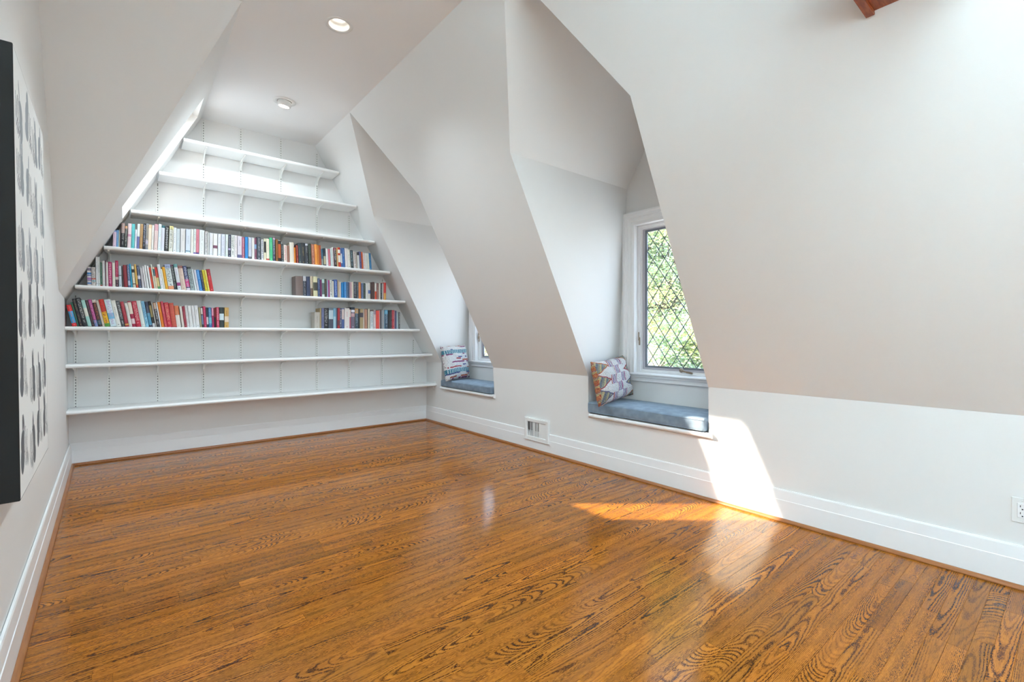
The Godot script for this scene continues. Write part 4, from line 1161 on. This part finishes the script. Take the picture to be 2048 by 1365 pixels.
# ---------------------------------------------------------------- dormers
func dormer(which: int) -> void:
	var d: Dictionary = DORMER[which]
	var room := Vector3(2.5, 1.4, d.ridge)
	var wx: float = d.wx
	var where: String = "near" if which == 1 else "far"
	var o := shell("wall_dormer_%d" % which, "white gabled dormer recess round the %s window seat" % where, "dormer")
	var st := st_new()
	for s in ["l", "r"]:
		var top: float = d[s + "t"]
		var bot: float = d[s + "b"]
		var seat: float = d[s + "s"]
		slab(st, [S(KNEE, bot), S(CHEEK, top), Vector3(wx + 0.02, CHEEK, top), Vector3(wx + 0.02, KNEE, bot)], room, 0.1, Vector3(0.15, 0, 0))
		slab(st, [Vector3(RIGHT_WALL, KNEE, bot), Vector3(wx + 0.02, KNEE, bot), Vector3(wx + 0.02, 0.3, seat), Vector3(RIGHT_WALL, 0.3, seat)], room, 0.1, Vector3(0.15, 0, 0))
	obj("cheek", st, M.paint, o)
	for s in ["l", "r"]:
		st = st_new()
		slab(st, [S(CHEEK, d[s + "t"]), S(CEIL, d.ridge), Vector3(wx + 0.02, CEIL, d.ridge), Vector3(wx + 0.02, CHEEK, d[s + "t"])], room, 0.1, Vector3(0.15, 0, 0))
		obj("gable_ceiling", st, M.paint, o)
	# window wall with its opening
	var g0: float = d.glass
	var g1: float = g0 + 0.665
	var a0 := g0 - 0.079
	var a1 := g1 + 0.079
	var lo := 0.80
	var hi := 2.126
	st = st_new()
	var V := func(y: float, z: float) -> Vector3: return Vector3(wx, y, z)
	slab(st, [V.call(0.3, d.ls - 0.05), V.call(0.3, a0), V.call(hi, a0), V.call(CHEEK, a0), V.call(CHEEK, d.lt - 0.05), V.call(KNEE, d.lb - 0.05)], room, 0.05)
	slab(st, [V.call(0.3, d.rs + 0.05), V.call(0.3, a1), V.call(CHEEK, a1), V.call(CHEEK, d.rt + 0.05), V.call(KNEE, d.rb + 0.05)], room, 0.05)
	slab(st, [V.call(hi, a0), V.call(hi, a1), V.call(CHEEK, a1), V.call(CHEEK, a0)], room, 0.05)
	slab(st, [V.call(0.3, a0), V.call(0.3, a1), V.call(lo, a1), V.call(lo, a0)], room, 0.05)
	slab(st, [V.call(CHEEK, d.lt - 0.05), V.call(CHEEK, d.rt + 0.05), V.call(CEIL + 0.05, d.ridge)], room, 0.05)
	obj("window_wall", st, M.paint, o)
	# the seat: a boarded top with a rounded nosing
	st = st_new()
	var y: float = d.seat
	cbox(st, Vector3(RIGHT_WALL - 0.012, y - 0.036, d.ls), Vector3(wx, y, d.rs), 0.002)
	var nose := [Vector2(0, 0), Vector2(0, -0.036)]
	for k in 7: nose.append(Vector2(0.03 + 0.018 * sin(k * PI / 6.0) - 0.018, -0.018 - 0.018 * cos(k * PI / 6.0)))
	extrude(st, nose, Vector3(RIGHT_WALL, y, d.ls + 0.028 if which == 1 else d.ls + 0.011), Vector3(-1, 0, 0), Vector3.UP, Vector3(0, 0, d.rs - d.ls + (0.002 if which == 1 else 0.0)), 4)
	obj("seat_board", st, M.trim, o)

	window_unit(which, d)
	seat_cushion(which, d)
	throw_pillow(which, d)

func window_unit(which: int, d: Dictionary) -> void:
	var wx: float = d.wx
	var g0: float = d.glass
	var gw := 0.665
	var w := shell("window_%d" % which, "white cased casement window with diamond leaded panes over the %s seat" % ("near" if which == 1 else "far"), "window")
	var Z := Vector3(0, 0, 1)
	var Y := Vector3.UP
	var N := Vector3(-1, 0, 0)
	var st := st_new()
	# moulded casing, three sides
	frame(st, Vector3(wx, 0.80, g0 - 0.079), Z, Y, N, Vector2(gw + 0.158, 1.326), [Vector2(0.0, -0.03), Vector2(0.0, 0.012), Vector2(0.004, 0.016), Vector2(0.03, 0.016), Vector2(0.034, 0.02), Vector2(0.062, 0.021), Vector2(0.068, 0.027), Vector2(0.094, 0.028), Vector2(0.1, 0.034), Vector2(0.116, 0.034), Vector2(0.117, 0.0)], true)
	obj("casing", st, M.trim, w)
	# the white liner between casing and sash
	st = st_new()
	frame(st, Vector3(wx + 0.055, 0.835, g0 - 0.04), Z, Y, N, Vector2(gw + 0.08, 1.255), [Vector2(0, -0.05), Vector2(0, 0.004), Vector2(0.012, 0.006), Vector2(0.014, 0.02), Vector2(0.039, 0.022), Vector2(0.0391, 0.055)])
	obj("liner", st, M.trim, w)
	# steel sash: a grey outer section and a dark glazing edge
	var gl := Vector3(wx + 0.07, 0.867, g0)
	st = st_new()
	frame(st, gl, Z, Y, N, Vector2(gw, 1.197), [Vector2(0.016, -0.01), Vector2(0.016, 0.014), Vector2(0.026, 0.016), Vector2(0.034, 0.012), Vector2(0.042, 0.012)])
	obj("sash", st, M.sash, w)
	st = st_new()
	frame(st, gl, Z, Y, N, Vector2(gw, 1.197), [Vector2(-0.002, -0.006), Vector2(-0.002, 0.006), Vector2(0.017, 0.009), Vector2(0.017, 0.0)])
	obj("glazing_edge", st, M.sash_dark, w)
	# diamond panes and the lead between them
	var dw := 0.1183
	var dh := 1.197 / 7.0
	var rect := PackedVector2Array([Vector2(0, 0), Vector2(gw, 0), Vector2(gw, 1.197), Vector2(0, 1.197)])
	for row in range(0, 15):
		for col in range(0, 7):
			var c := Vector2(col * dw + (dw / 2 if row % 2 == 1 else 0.0), row * dh / 2)
			var dia := PackedVector2Array([c + Vector2(-dw / 2, 0), c + Vector2(0, -dh / 2), c + Vector2(dw / 2, 0), c + Vector2(0, dh / 2)])
			for piece in Geometry2D.intersect_polygons(dia, rect):
				st = st_new()
				var p := []
				for q in piece: p.append(gl + Z * q.x + Y * q.y)
				face(st, p, p[0] + Vector3(1, 0, 0))
				obj("pane", st, M.glass, w)
	st = st_new()
	for s in [-1.0, 1.0]:
		for k in range(-16, 17):
			# the line through (k dw, 0) rising at s dh / dw
			var a := Vector2(k * dw, 0.0)
			var dir := Vector2(s * dw, dh)
			var t0 := 0.0
			var t1 := 7.0
			var e0: float = (0.0 - a.x) / dir.x
			var e1: float = (gw - a.x) / dir.x
			t0 = maxf(t0, minf(e0, e1))
			t1 = minf(t1, maxf(e0, e1))
			if t1 - t0 < 0.02: continue
			var p := a + dir * t0
			var q := a + dir * t1
			var along := (Z * (q - p).x + Y * (q - p).y)
			var b := Basis(along.normalized(), N.cross(along.normalized()), N)
			cbox(st, Vector3(0, -0.0028, -0.002), Vector3(along.length(), 0.0028, 0.0032), 0.001, Transform3D(b, gl + Z * p.x + Y * p.y))
	obj("lead_lattice", st, M.lead, w)
	# stool and moulded apron
	var z0: float = d.lb + 0.03
	var z1: float = d.rb - 0.005
	st = st_new()
	extrude(st, [Vector2(-0.06, 0), Vector2(-0.06, -0.023), Vector2(0.034, -0.023), Vector2(0.042, -0.018), Vector2(0.045, -0.0115), Vector2(0.042, -0.005), Vector2(0.034, 0)], Vector3(wx, 0.805, g0 - 0.19), N, Y, Vector3(0, 0, z1 - g0 + 0.19))
	obj("sill", st, M.trim, w)
	st = st_new()
	extrude(st, [Vector2(0, 0), Vector2(0.03, 0), Vector2(0.029, -0.012), Vector2(0.021, -0.022), Vector2(0.018, -0.036), Vector2(0.018, -0.048), Vector2(0.012, -0.053), Vector2(0, -0.053)], Vector3(wx, 0.782, g0 - 0.17), N, Y, Vector3(0, 0, z1 - g0 + 0.16))
	obj("apron", st, M.trim, w)
	# crank with folded lever, and the latch on the left side
	st = st_new()
	var hx := wx + 0.03
	lathe(st, [Vector2(0, 0.0), Vector2(0.018, 0.0), Vector2(0.019, 0.008), Vector2(0.012, 0.02), Vector2(0.0, 0.022)], Transform3D(Basis(Vector3(0, 0, 1), PI / 2), Vector3(hx + 0.012, 0.846, g0 + 0.355)), 16)
	cbox(st, Vector3(-0.006, -0.006, 0), Vector3(0.006, 0.006, 0.10), 0.003, Transform3D(Basis(Vector3(1, 0, 0), 0.12), Vector3(hx - 0.012, 0.842, g0 + 0.362)))
	cbox(st, Vector3(-0.012, -0.008, 0.05), Vector3(0.004, 0.008, 0.11), 0.004, Transform3D(Basis(Vector3(1, 0, 0), 0.12), Vector3(hx - 0.014, 0.842, g0 + 0.362)))
	obj("crank_handle", st, M.brass, w)
	st = st_new()
	cbox(st, Vector3(hx - 0.004, 1.05, g0 - 0.062), Vector3(hx + 0.006, 1.12, g0 - 0.048), 0.003)
	cbox(st, Vector3(hx - 0.016, 1.09, g0 - 0.059), Vector3(hx - 0.004, 1.168, g0 - 0.051), 0.003)
	obj("latch", st, M.brass, w)

# a padded block: soft edges, slightly crowned faces
func pad(st: SurfaceTool, lo: Vector3, hi: Vector3, soft: float, crown: float, wrinkle: float) -> void:
	var n := FastNoiseLite.new()
	n.seed = 31
	n.frequency = 1.0
	var m := (lo + hi) / 2.0
	var h := (hi - lo) / 2.0
	for ax in 3:
		var a1 := (ax + 1) % 3
		var a2 := (ax + 2) % 3
		for s in [-1.0, 1.0]:
			var nu := 40 if h[a1] > 0.3 else 12
			var nv := 40 if h[a2] > 0.3 else 12
			var grid := []
			for i in nu + 1:
				var row := []
				for j in nv + 1:
					var p := Vector3.ZERO
					p[ax] = s
					p[a1] = -1.0 + 2.0 * i / nu
					p[a2] = -1.0 + 2.0 * j / nv
					for k in [a1, a2]: p[k] = sin(p[k] * PI / 2) * 0.5 + p[k] * 0.5
					var q := p * h
					var core := Vector3(clampf(q.x, -h.x + soft, h.x - soft), clampf(q.y, -h.y + soft, h.y - soft), clampf(q.z, -h.z + soft, h.z - soft))
					var out := (q - core)
					if out.length() > 0.00001: q = core + out.normalized() * soft
					q[ax] += s * crown * (1.0 - p[a1] * p[a1]) * (1.0 - p[a2] * p[a2])
					if wrinkle > 0.0 and ax == 0:
						var fold := n.get_noise_2d((q.z + q.y * 0.35) * 26.0, q.y * 3.0) * exp(-pow(q.z + 0.12, 2.0) * 14.0)
						q[ax] += s * fold * wrinkle
					row.append(m + q)
				grid.append(row)
			for i in nu:
				for j in nv:
					face(st, [grid[i][j], grid[i + 1][j], grid[i + 1][j + 1], grid[i][j + 1]], m, [], 1)

func seat_cushion(which: int, d: Dictionary) -> void:
	var l := "grey-blue velvet seat cushion on the %s" % ("near window seat, its right end in sunlight" if which == 1 else "far window seat beside the shelves")
	var t := thing("seat_cushion", l, "cushion", Vector3(0, d.seat, 0), "window seat cushions")
	var st := st_new()
	pad(st, Vector3(RIGHT_WALL - 0.028, 0.003, d.lb + 0.012), Vector3(d.wx - 0.004, 0.098 if which == 1 else 0.085, d.rb - 0.012), 0.018, 0.006, 0.008)
	obj("cushion_body", st, M.velvet, t)
	st = st_new()
	for y in [0.012, 0.084 if which == 1 else 0.072]:
		var x := RIGHT_WALL - 0.029
		for k in 20:
			var za: float = lerpf(d.lb + 0.03, d.rb - 0.03, k / 20.0)
			var zb: float = lerpf(d.lb + 0.03, d.rb - 0.03, (k + 1) / 20.0)
			for j in 6:
				var a := TAU * j / 6.0
				var b := TAU * (j + 1) / 6.0
				var r := 0.003
				face(st, [Vector3(x + r * cos(a), y + r * sin(a), za), Vector3(x + r * cos(b), y + r * sin(b), za), Vector3(x + r * cos(b), y + r * sin(b), zb), Vector3(x + r * cos(a), y + r * sin(a), zb)], Vector3(x, y, (za + zb) / 2), [], 1)
	obj("piping", st, M.velvet, t)

func throw_pillow(which: int, d: Dictionary) -> void:
	var label := "square woven throw pillow with zigzag edges and coloured ribs on the near window seat" if which == 1 else "square woven throw pillow with teal and rust stripes on the far window seat"
	# corners: bottom left, bottom right, top left, top right of its face, as it leans on the cheek
	var bl := Vector3(2.985, 0.55, -2.525) if which == 1 else Vector3(3.03, 0.566, -4.965)
	var br := Vector3(3.53, 0.605, -2.585) if which == 1 else Vector3(3.46, 0.583, -5.085)
	var tl := Vector3(3.045, 0.91, -2.665) if which == 1 else Vector3(3.045, 1.0, -5.13)
	var tr := Vector3(3.51, 0.955, -2.68) if which == 1 else Vector3(3.44, 1.01, -5.165)
	var t := thing("throw_pillow", label, "pillow", (bl + br) / 2.0)
	var at := t.position
	var n := (br - bl).cross(tl - bl).normalized()
	if n.z < 0: n = -n
	var N := 36
	var lump := FastNoiseLite.new()
	lump.seed = 60 + which
	lump.frequency = 1.0
	var st := st_new()
	for s in [1.0, -1.0]:
		var grid := []
		for i in N + 1:
			var row := []
			for j in N + 1:
				var u := -1.0 + 2.0 * i / N
				var v := -1.0 + 2.0 * j / N
				var pu := u * (1.0 - 0.05 * (1.0 - v * v) * absf(u))
				var pv := v * (1.0 - 0.05 * (1.0 - u * u) * absf(v))
				var p := bl.lerp(br, (pu + 1) / 2).lerp(tl.lerp(tr, (pu + 1) / 2), (pv + 1) / 2)
				var thick := 0.075 * pow(maxf(0.0, (1.0 - pow(u, 4.0)) * (1.0 - pow(v, 4.0))), 0.55)
				if s < 0: thick *= 0.72
				thick *= 1.0 + 0.22 * lump.get_noise_2d(u * 1.7, v * 1.7)
				p += (br - bl).normalized() * lump.get_noise_2d(v * 2.5, 9.0) * 0.008 + (tl - bl).normalized() * lump.get_noise_2d(u * 2.5, 30.0) * 0.008
				row.append(p + n * s * thick - at)
			grid.append(row)
		for i in N:
			for j in N:
				var uv := []
				for q in [[i, j], [i + 1, j], [i + 1, j + 1], [i, j + 1]]: uv.append(Vector2(q[0] / float(N), 1.0 - q[1] / float(N)))
				face(st, [grid[i][j], grid[i + 1][j], grid[i + 1][j + 1], grid[i][j + 1]], (grid[i][j] + grid[i + 1][j + 1]) / 2.0 - n * s * 0.05, uv, 1)
	obj("pillow_cover", st, M["pillow%d" % (which - 1)], t)

# ---------------------------------------------------------------- fittings
func build_fittings() -> void:
	# recessed downlight near the middle of the ceiling
	var c := Vector3(1.158, CEIL, -3.316)
	var t := thing("recessed_downlight", "round recessed ceiling downlight, lit, in the flat ceiling", "ceiling light", c)
	var st := st_new()
	lathe(st, [Vector2(0.068, 0.003), Vector2(0.07, -0.003), Vector2(0.088, -0.004), Vector2(0.092, 0.0)], Transform3D.IDENTITY, 48)
	obj("trim_ring", st, M.plastic, t)
	st = st_new()
	lathe(st, [Vector2(0.068, 0.0), Vector2(0.066, 0.045), Vector2(0.054, 0.047), Vector2(0.053, 0.09)], Transform3D.IDENTITY, 48)
	obj("reflector_cup", st, M.plastic, t)
	st = st_new()
	lathe(st, [Vector2(0.053, 0.088), Vector2(0.0, 0.088)], Transform3D.IDENTITY, 48)
	obj("lamp_lens", st, M.lamp, t)
	spot(c + Vector3(0, -0.012, 0), Vector3(0, -1, 0.001), DOWN_E, 64.0, 0.045)
	# eyeball downlight near the shelves, tipped a little
	c = Vector3(1.147, CEIL, -4.728)
	t = thing("eyeball_downlight", "white swivel eyeball downlight standing out of the ceiling near the bookshelves", "ceiling light", c)
	st = st_new()
	lathe(st, [Vector2(0.062, -0.001), Vector2(0.064, -0.007), Vector2(0.09, -0.006), Vector2(0.098, -0.001)], Transform3D.IDENTITY, 48)
	obj("trim_ring", st, M.plastic, t)
	st = st_new()
	lathe(st, [Vector2(0.0625, 0.0), Vector2(0.058, -0.0035), Vector2(0.0, -0.0035)], Transform3D.IDENTITY, 48)
	obj("shadow_gap", st, M.dark, t)
	var tip := Transform3D(Basis(Vector3(0.78, 0, -0.63).normalized(), 0.16), Vector3(0, -0.002, 0))
	st = st_new()
	lathe(st, [Vector2(0.057, 0.0), Vector2(0.06, -0.015), Vector2(0.058, -0.035), Vector2(0.051, -0.047), Vector2(0.046, -0.047), Vector2(0.044, -0.04)], tip, 48)
	obj("eyeball", st, M.plastic, t)
	st = st_new()
	lathe(st, [Vector2(0.044, -0.041), Vector2(0.0, -0.041)], tip, 48)
	obj("lamp_lens", st, M.lamp, t)
	spot(c + tip * Vector3(0, -0.055, 0), tip.basis * Vector3(0, -1, 0), DOWN_E * 0.44, 84.0, 0.04)

	# an uplighter added behind the viewer as fill, to brighten the ceiling
	t = thing("added_fill_lamp", "added white uplighter behind the viewer, filling the ceiling with light", "floor lamp", Vector3(0.0, 0.0005, 0.6))
	st = st_new()
	lathe(st, [Vector2(0, 0), Vector2(0.14, 0), Vector2(0.14, 0.012), Vector2(0.02, 0.03), Vector2(0.0, 0.03)], Transform3D.IDENTITY, 32)
	obj("base", st, M.standard, t)
	st = st_new()
	lathe(st, [Vector2(0.012, 0.03), Vector2(0.012, 1.7)], Transform3D.IDENTITY, 16)
	obj("pole", st, M.standard, t)
	st = st_new()
	lathe(st, [Vector2(0.0, 1.7), Vector2(0.06, 1.71), Vector2(0.13, 1.75), Vector2(0.17, 1.82), Vector2(0.165, 1.82), Vector2(0.125, 1.757), Vector2(0.05, 1.722), Vector2(0.0, 1.72)], Transform3D.IDENTITY, 32)
	obj("shade_bowl", st, M.plastic, t)
	st = st_new()
	lathe(st, [Vector2(0.0, 1.84), Vector2(0.05, 1.825), Vector2(0.06, 1.79), Vector2(0.03, 1.74), Vector2(0.0, 1.735)], Transform3D.IDENTITY, 24)
	obj("fill_bulb", st, M.fill_bulb, t)
	spot(t.position + Vector3(0, 1.85, 0), Vector3(0, 1, 0.001), FILL_LAMP_E, 75.5, 0.06, Color(0.82, 0.95, 1.0))

	# oak collar beam overhead: a boxed beam with two edge boards and a set-back soffit
	t = thing("ceiling_beam", "orange-brown stained wooden collar beam crossing above, cut against the right slope", "beam", Vector3(0, 2.372, -0.54))
	var xa := left_wall(2.4, -0.5) + 0.003
	st = st_new()
	for z in [0.0, 0.27]:
		extrude(st, [Vector2(xa, 0), Vector2(right_slope(2.372) - 0.012, 0), Vector2(right_slope(2.372) - 0.004, 0.008), Vector2(right_slope(2.602) - 0.004, 0.23), Vector2(xa, 0.23)], Vector3(0, 0, z), Vector3(1, 0, 0), Vector3.UP, Vector3(0, 0, 0.026))
	obj("edge_board", st, M.beam, t)
	st = st_new()
	extrude(st, [Vector2(xa, 0.016), Vector2(right_slope(2.388) - 0.003, 0.016), Vector2(right_slope(2.6) - 0.003, 0.228), Vector2(xa, 0.228)], Vector3(0, 0, 0.026), Vector3(1, 0, 0), Vector3.UP, Vector3(0, 0, 0.244))
	obj("soffit", st, M.beam, t)

	# canvas print on the left wall
	var o := Vector3(left_wall(0, 0), 0, 0)
	var up := Vector3(-0.012, 1, 0).normalized()
	var n := Vector3(1, 0.012, -0.0205).normalized()
	var along := up.cross(n).normalized()
	if along.z < 0: along = -along
	t = thing("canvas_print", "large black-sided canvas print of grey hand shapes on white on the left wall", "wall art", Vector3(left_wall(0.64, -2.93), 0.64, -2.93))
	var b := Transform3D(Basis(n, up, along), Vector3.ZERO)
	st = st_new()
	cbox(st, Vector3(0.004, 0, 0), Vector3(0.0645, CAN_H, CAN_L), 0.002, b)
	obj("canvas_body", st, M.canvas_side, t)
	st = st_new()
	var q := []
	for k in [[0.012, 0.005], [CAN_L - 0.002, 0.005], [CAN_L - 0.002, CAN_H - 0.005], [0.012, CAN_H - 0.005]]: q.append(b * Vector3(0.065, k[1], k[0]))
	face(st, q, Vector3(-1, 0, 0), [Vector2(1, 1), Vector2(0, 1), Vector2(0, 0), Vector2(1, 0)])
	obj("print", st, M.canvas, t)

	# air register over the right baseboard
	t = thing("air_register", "white wall air register with upright louvres above the right baseboard", "air vent", Vector3(RIGHT_WALL, 0.098, -3.605))
	var N := Vector3(-1, 0, 0)
	var F := Vector3(-0.024, 0, 0)
	st = st_new()
	frame(st, F + Vector3(0, 0.04, 0.052), Vector3(0, 0, 1), Vector3.UP, N, Vector2(0.266, 0.142), [Vector2(0, -0.012), Vector2(0, 0.0), Vector2(0.004, 0.003), Vector2(0.03, 0.004), Vector2(0.038, 0.0), Vector2(0.039, -0.023)])
	cbox(st, Vector3(-0.03, 0.0, 0.0), Vector3(-0.0185, 0.008, 0.37), 0.002)
	obj("vent_frame", st, M.plastic, t)
	st = st_new()
	face(st, [Vector3(-0.004, 0.03, 0.045), Vector3(-0.004, 0.03, 0.325), Vector3(-0.004, 0.19, 0.325), Vector3(-0.004, 0.19, 0.045)], Vector3(1, 0.1, 0.2))
	obj("duct_opening", st, M.dark, t)
	for k in 14:
		st = st_new()
		var turn: float = [-0.75, -0.8, -0.35, -0.6, -0.2, -0.1, -0.55, -0.15, -0.6, 0.1, 0.0, 0.1, 0.05, 0.1][k]
		cbox(st, Vector3(-0.001, 0, -0.010), Vector3(0.001, 0.144, 0.010), 0.0005, Transform3D(Basis(Vector3.UP, turn), Vector3(-0.018, 0.039, 0.063 + k * 0.0188)))
		obj("slat", st, M.plastic, t)
	# wall outlet at the right edge
	t = thing("wall_outlet", "white duplex wall outlet above the right baseboard", "outlet", Vector3(RIGHT_WALL, 0.294, -0.217))
	st = st_new()
	cbox(st, Vector3(-0.006, 0, 0), Vector3(0, 0.114, 0.07), 0.003)
	obj("cover_plate", st, M.plastic, t)
	st = st_new()
	cbox(st, Vector3(-0.0085, 0.024, 0.0185), Vector3(-0.004, 0.09, 0.0515), 0.0015)
	obj("receptacle", st, M.trim, t)
	st = st_new()
	for y in [0.041, 0.072]:
		for z in [0.0285, 0.0415]: cbox(st, Vector3(-0.0089, y, z - 0.0012), Vector3(-0.008, y + 0.009, z + 0.0012), 0.0)
		cbox(st, Vector3(-0.0089, y - 0.011, 0.0325), Vector3(-0.008, y - 0.006, 0.0375), 0.0)
	obj("socket_slots", st, M.dark, t)
	for y in [0.012, 0.102]:
		st = st_new()
		lathe(st, [Vector2(0.003, 0.0), Vector2(0.0028, 0.0012), Vector2(0, 0.0014)], Transform3D(Basis(Vector3(0, 0, 1), PI / 2), Vector3(-0.006, y, 0.035)), 10)
		obj("screw", st, M.standard, t)
	# light switch by the far window seat
	t = thing("light_switch", "white rocker light switch between the shelves and the far window seat", "light switch", Vector3(RIGHT_WALL, 0.414, -5.47))
	st = st_new()
	cbox(st, Vector3(-0.006, 0, 0), Vector3(0, 0.114, 0.072), 0.003)
	obj("cover_plate", st, M.plastic, t)
	st = st_new()
	cbox(st, Vector3(-0.010, 0.024, 0.02), Vector3(-0.004, 0.09, 0.052), 0.002, Transform3D(Basis(Vector3(0, 0, 1), 0.03), Vector3.ZERO))
	obj("rocker", st, M.trim, t)

const CAN_L = 0.875
const CAN_H = 1.39
const DOWN_E = 1.3
const FILL_LAMP_E = 7.2  # strength of the added fill lamp

func spot(at: Vector3, dir: Vector3, energy: float, angle: float, size: float, tint := Color(0.9, 0.97, 1.0)) -> void:
	var s := SpotLight3D.new()
	s.name = "lamp_beam"  # serves the two downlights and the added fill lamp
	add_child(s, true)
	s.look_at_from_position(at, at + dir, Vector3(0, 0, 1))
	s.light_energy = energy
	s.light_color = tint
	s.spot_angle = angle
	s.spot_range = 12.0
	s.spot_attenuation = 2.0
	s.light_size = size
	s.shadow_enabled = true

# ---------------------------------------------------------------- outside
func build_outside() -> void:
	var g := st_new()
	face(g, [Vector3(-80, -6.5, -80), Vector3(120, -6.5, -80), Vector3(120, -6.5, 80), Vector3(-80, -6.5, 80)], Vector3(0, -10, 0))
	var go := obj("ground", g, M.ground, self)
	tag(go, "ground far below the windows, made pale to bounce light onto the ceiling", "ground")
	go.set_meta("kind", "structure")
	tree(Vector3(13.0, -6.5, -8.4), 3.4, 4.5, "tall leafy green maple tree filling the near window", 80000, 1)
	tree(Vector3(10.2, -6.5, -5.5), 1.25, 0.35, "shorter yellow-green tree low in the near window, before the pale house", 14000, 3)
	tree(Vector3(12.5, -6.5, -15.5), 3.0, 2.2, "leafy tree standing outside the far window, beyond the near one", 26000, 2)
	# the neighbouring house
	var h := thing("neighbour_house", "pale stucco neighbouring house with a grey gable roof seen low through the near window", "house", Vector3(23.8, -6.5, -14.1))
	var st := st_new()
	extrude(st, [Vector2(-3.2, 0), Vector2(3.2, 0), Vector2(3.2, 5.4), Vector2(0, 8.2), Vector2(-3.2, 5.4)], Vector3.ZERO, Vector3(0, 0, 1), Vector3.UP, Vector3(8, 0, 0))
	obj("wall", st, M.stucco, h)
	st = st_new()
	for s in [-1.0, 1.0]:
		extrude(st, [Vector2(0, 8.25), Vector2(s * 3.7, 5.0), Vector2(s * 3.7, 5.2), Vector2(0, 8.45)], Vector3(-0.4, 0, 0), Vector3(0, 0, 1), Vector3.UP, Vector3(8.8, 0, 0))
	obj("roof", st, M.shingle, h)
	st = st_new()
	for s in [-1.0, 1.0]:
		extrude(st, [Vector2(0, 8.2), Vector2(s * 3.75, 4.9), Vector2(s * 3.75, 5.2), Vector2(0, 8.5)], Vector3(-0.46, 0, 0), Vector3(0, 0, 1), Vector3.UP, Vector3(0.06, 0, 0))
	obj("rake_board", st, M.trim, h)

func tree(at: Vector3, r: float, top: float, label: String, count: int, seed_: int) -> void:
	var t := thing("tree", label, "tree", at)
	var rr := RandomNumberGenerator.new()
	rr.seed = seed_
	var st := st_new()
	var trunk := []
	var height := top - at.y
	for k in 9: trunk.append(Vector2(0.16 * (1.0 - k / 10.0), height * k / 8.0))
	lathe(st, trunk, Transform3D.IDENTITY, 10)
	var clumps := []
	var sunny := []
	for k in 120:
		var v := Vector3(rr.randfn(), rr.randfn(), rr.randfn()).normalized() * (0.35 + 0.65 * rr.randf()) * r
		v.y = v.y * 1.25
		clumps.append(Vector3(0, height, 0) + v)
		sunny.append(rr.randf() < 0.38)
	for k in 24:
		var c: Vector3 = clumps[k * 2]
		var a := Vector3(0, height * 0.75 - 0.6 + rr.randf() * 0.8, 0)
		var dir := (c - a)
		var y := dir.normalized()
		var x := y.cross(Vector3(0.3, 0.2, 0.9)).normalized()
		lathe(st, [Vector2(0.05, 0), Vector2(0.03, dir.length() * 0.6), Vector2(0.008, dir.length())], Transform3D(Basis(x, y, x.cross(y)), a), 6)
	obj("trunk", st, M.bark, t)
	var leaf := st_new()
	var L := [Vector3(0, 0, 0), Vector3(0.045, 0.01, 0.03), Vector3(0.03, 0.0, 0.075), Vector3(0, -0.012, 0.11), Vector3(-0.03, 0.0, 0.075), Vector3(-0.045, 0.01, 0.03)]
	for k in range(1, 5): face(leaf, [L[0], L[k], L[k + 1]], Vector3(0, -1, 0.05))
	leaf.generate_normals()
	var mm := MultiMesh.new()
	mm.transform_format = MultiMesh.TRANSFORM_3D
	mm.use_colors = true
	mm.mesh = leaf.commit()
	mm.instance_count = count
	for i in count:
		var pick := rr.randi() % clumps.size()
		var c: Vector3 = clumps[pick]
		var wide := r * 0.14
		var p := c + Vector3(rr.randfn() * wide, rr.randfn() * wide * 0.4, rr.randfn() * wide)
		var b := Basis.from_euler(Vector3(rr.randf_range(-0.9, 0.5), rr.randf() * TAU, rr.randf_range(-0.6, 0.6))).scaled(Vector3.ONE * rr.randf_range(0.55, 1.0))
		mm.set_instance_transform(i, Transform3D(b, p))
		var k := rr.randf()
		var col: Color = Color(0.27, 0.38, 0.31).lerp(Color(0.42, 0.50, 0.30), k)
		if sunny[pick]: col = Color(0.50, 0.56, 0.26).lerp(Color(0.86, 0.82, 0.46), k)  # sunlight painted in: sunlit clumps yellower, the rest a shaded green
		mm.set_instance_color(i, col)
	var mi := MultiMeshInstance3D.new()
	mi.name = "foliage"
	mi.multimesh = mm
	mi.material_override = M.leaf
	mi.set_meta("kind", "stuff")
	t.add_child(mi)
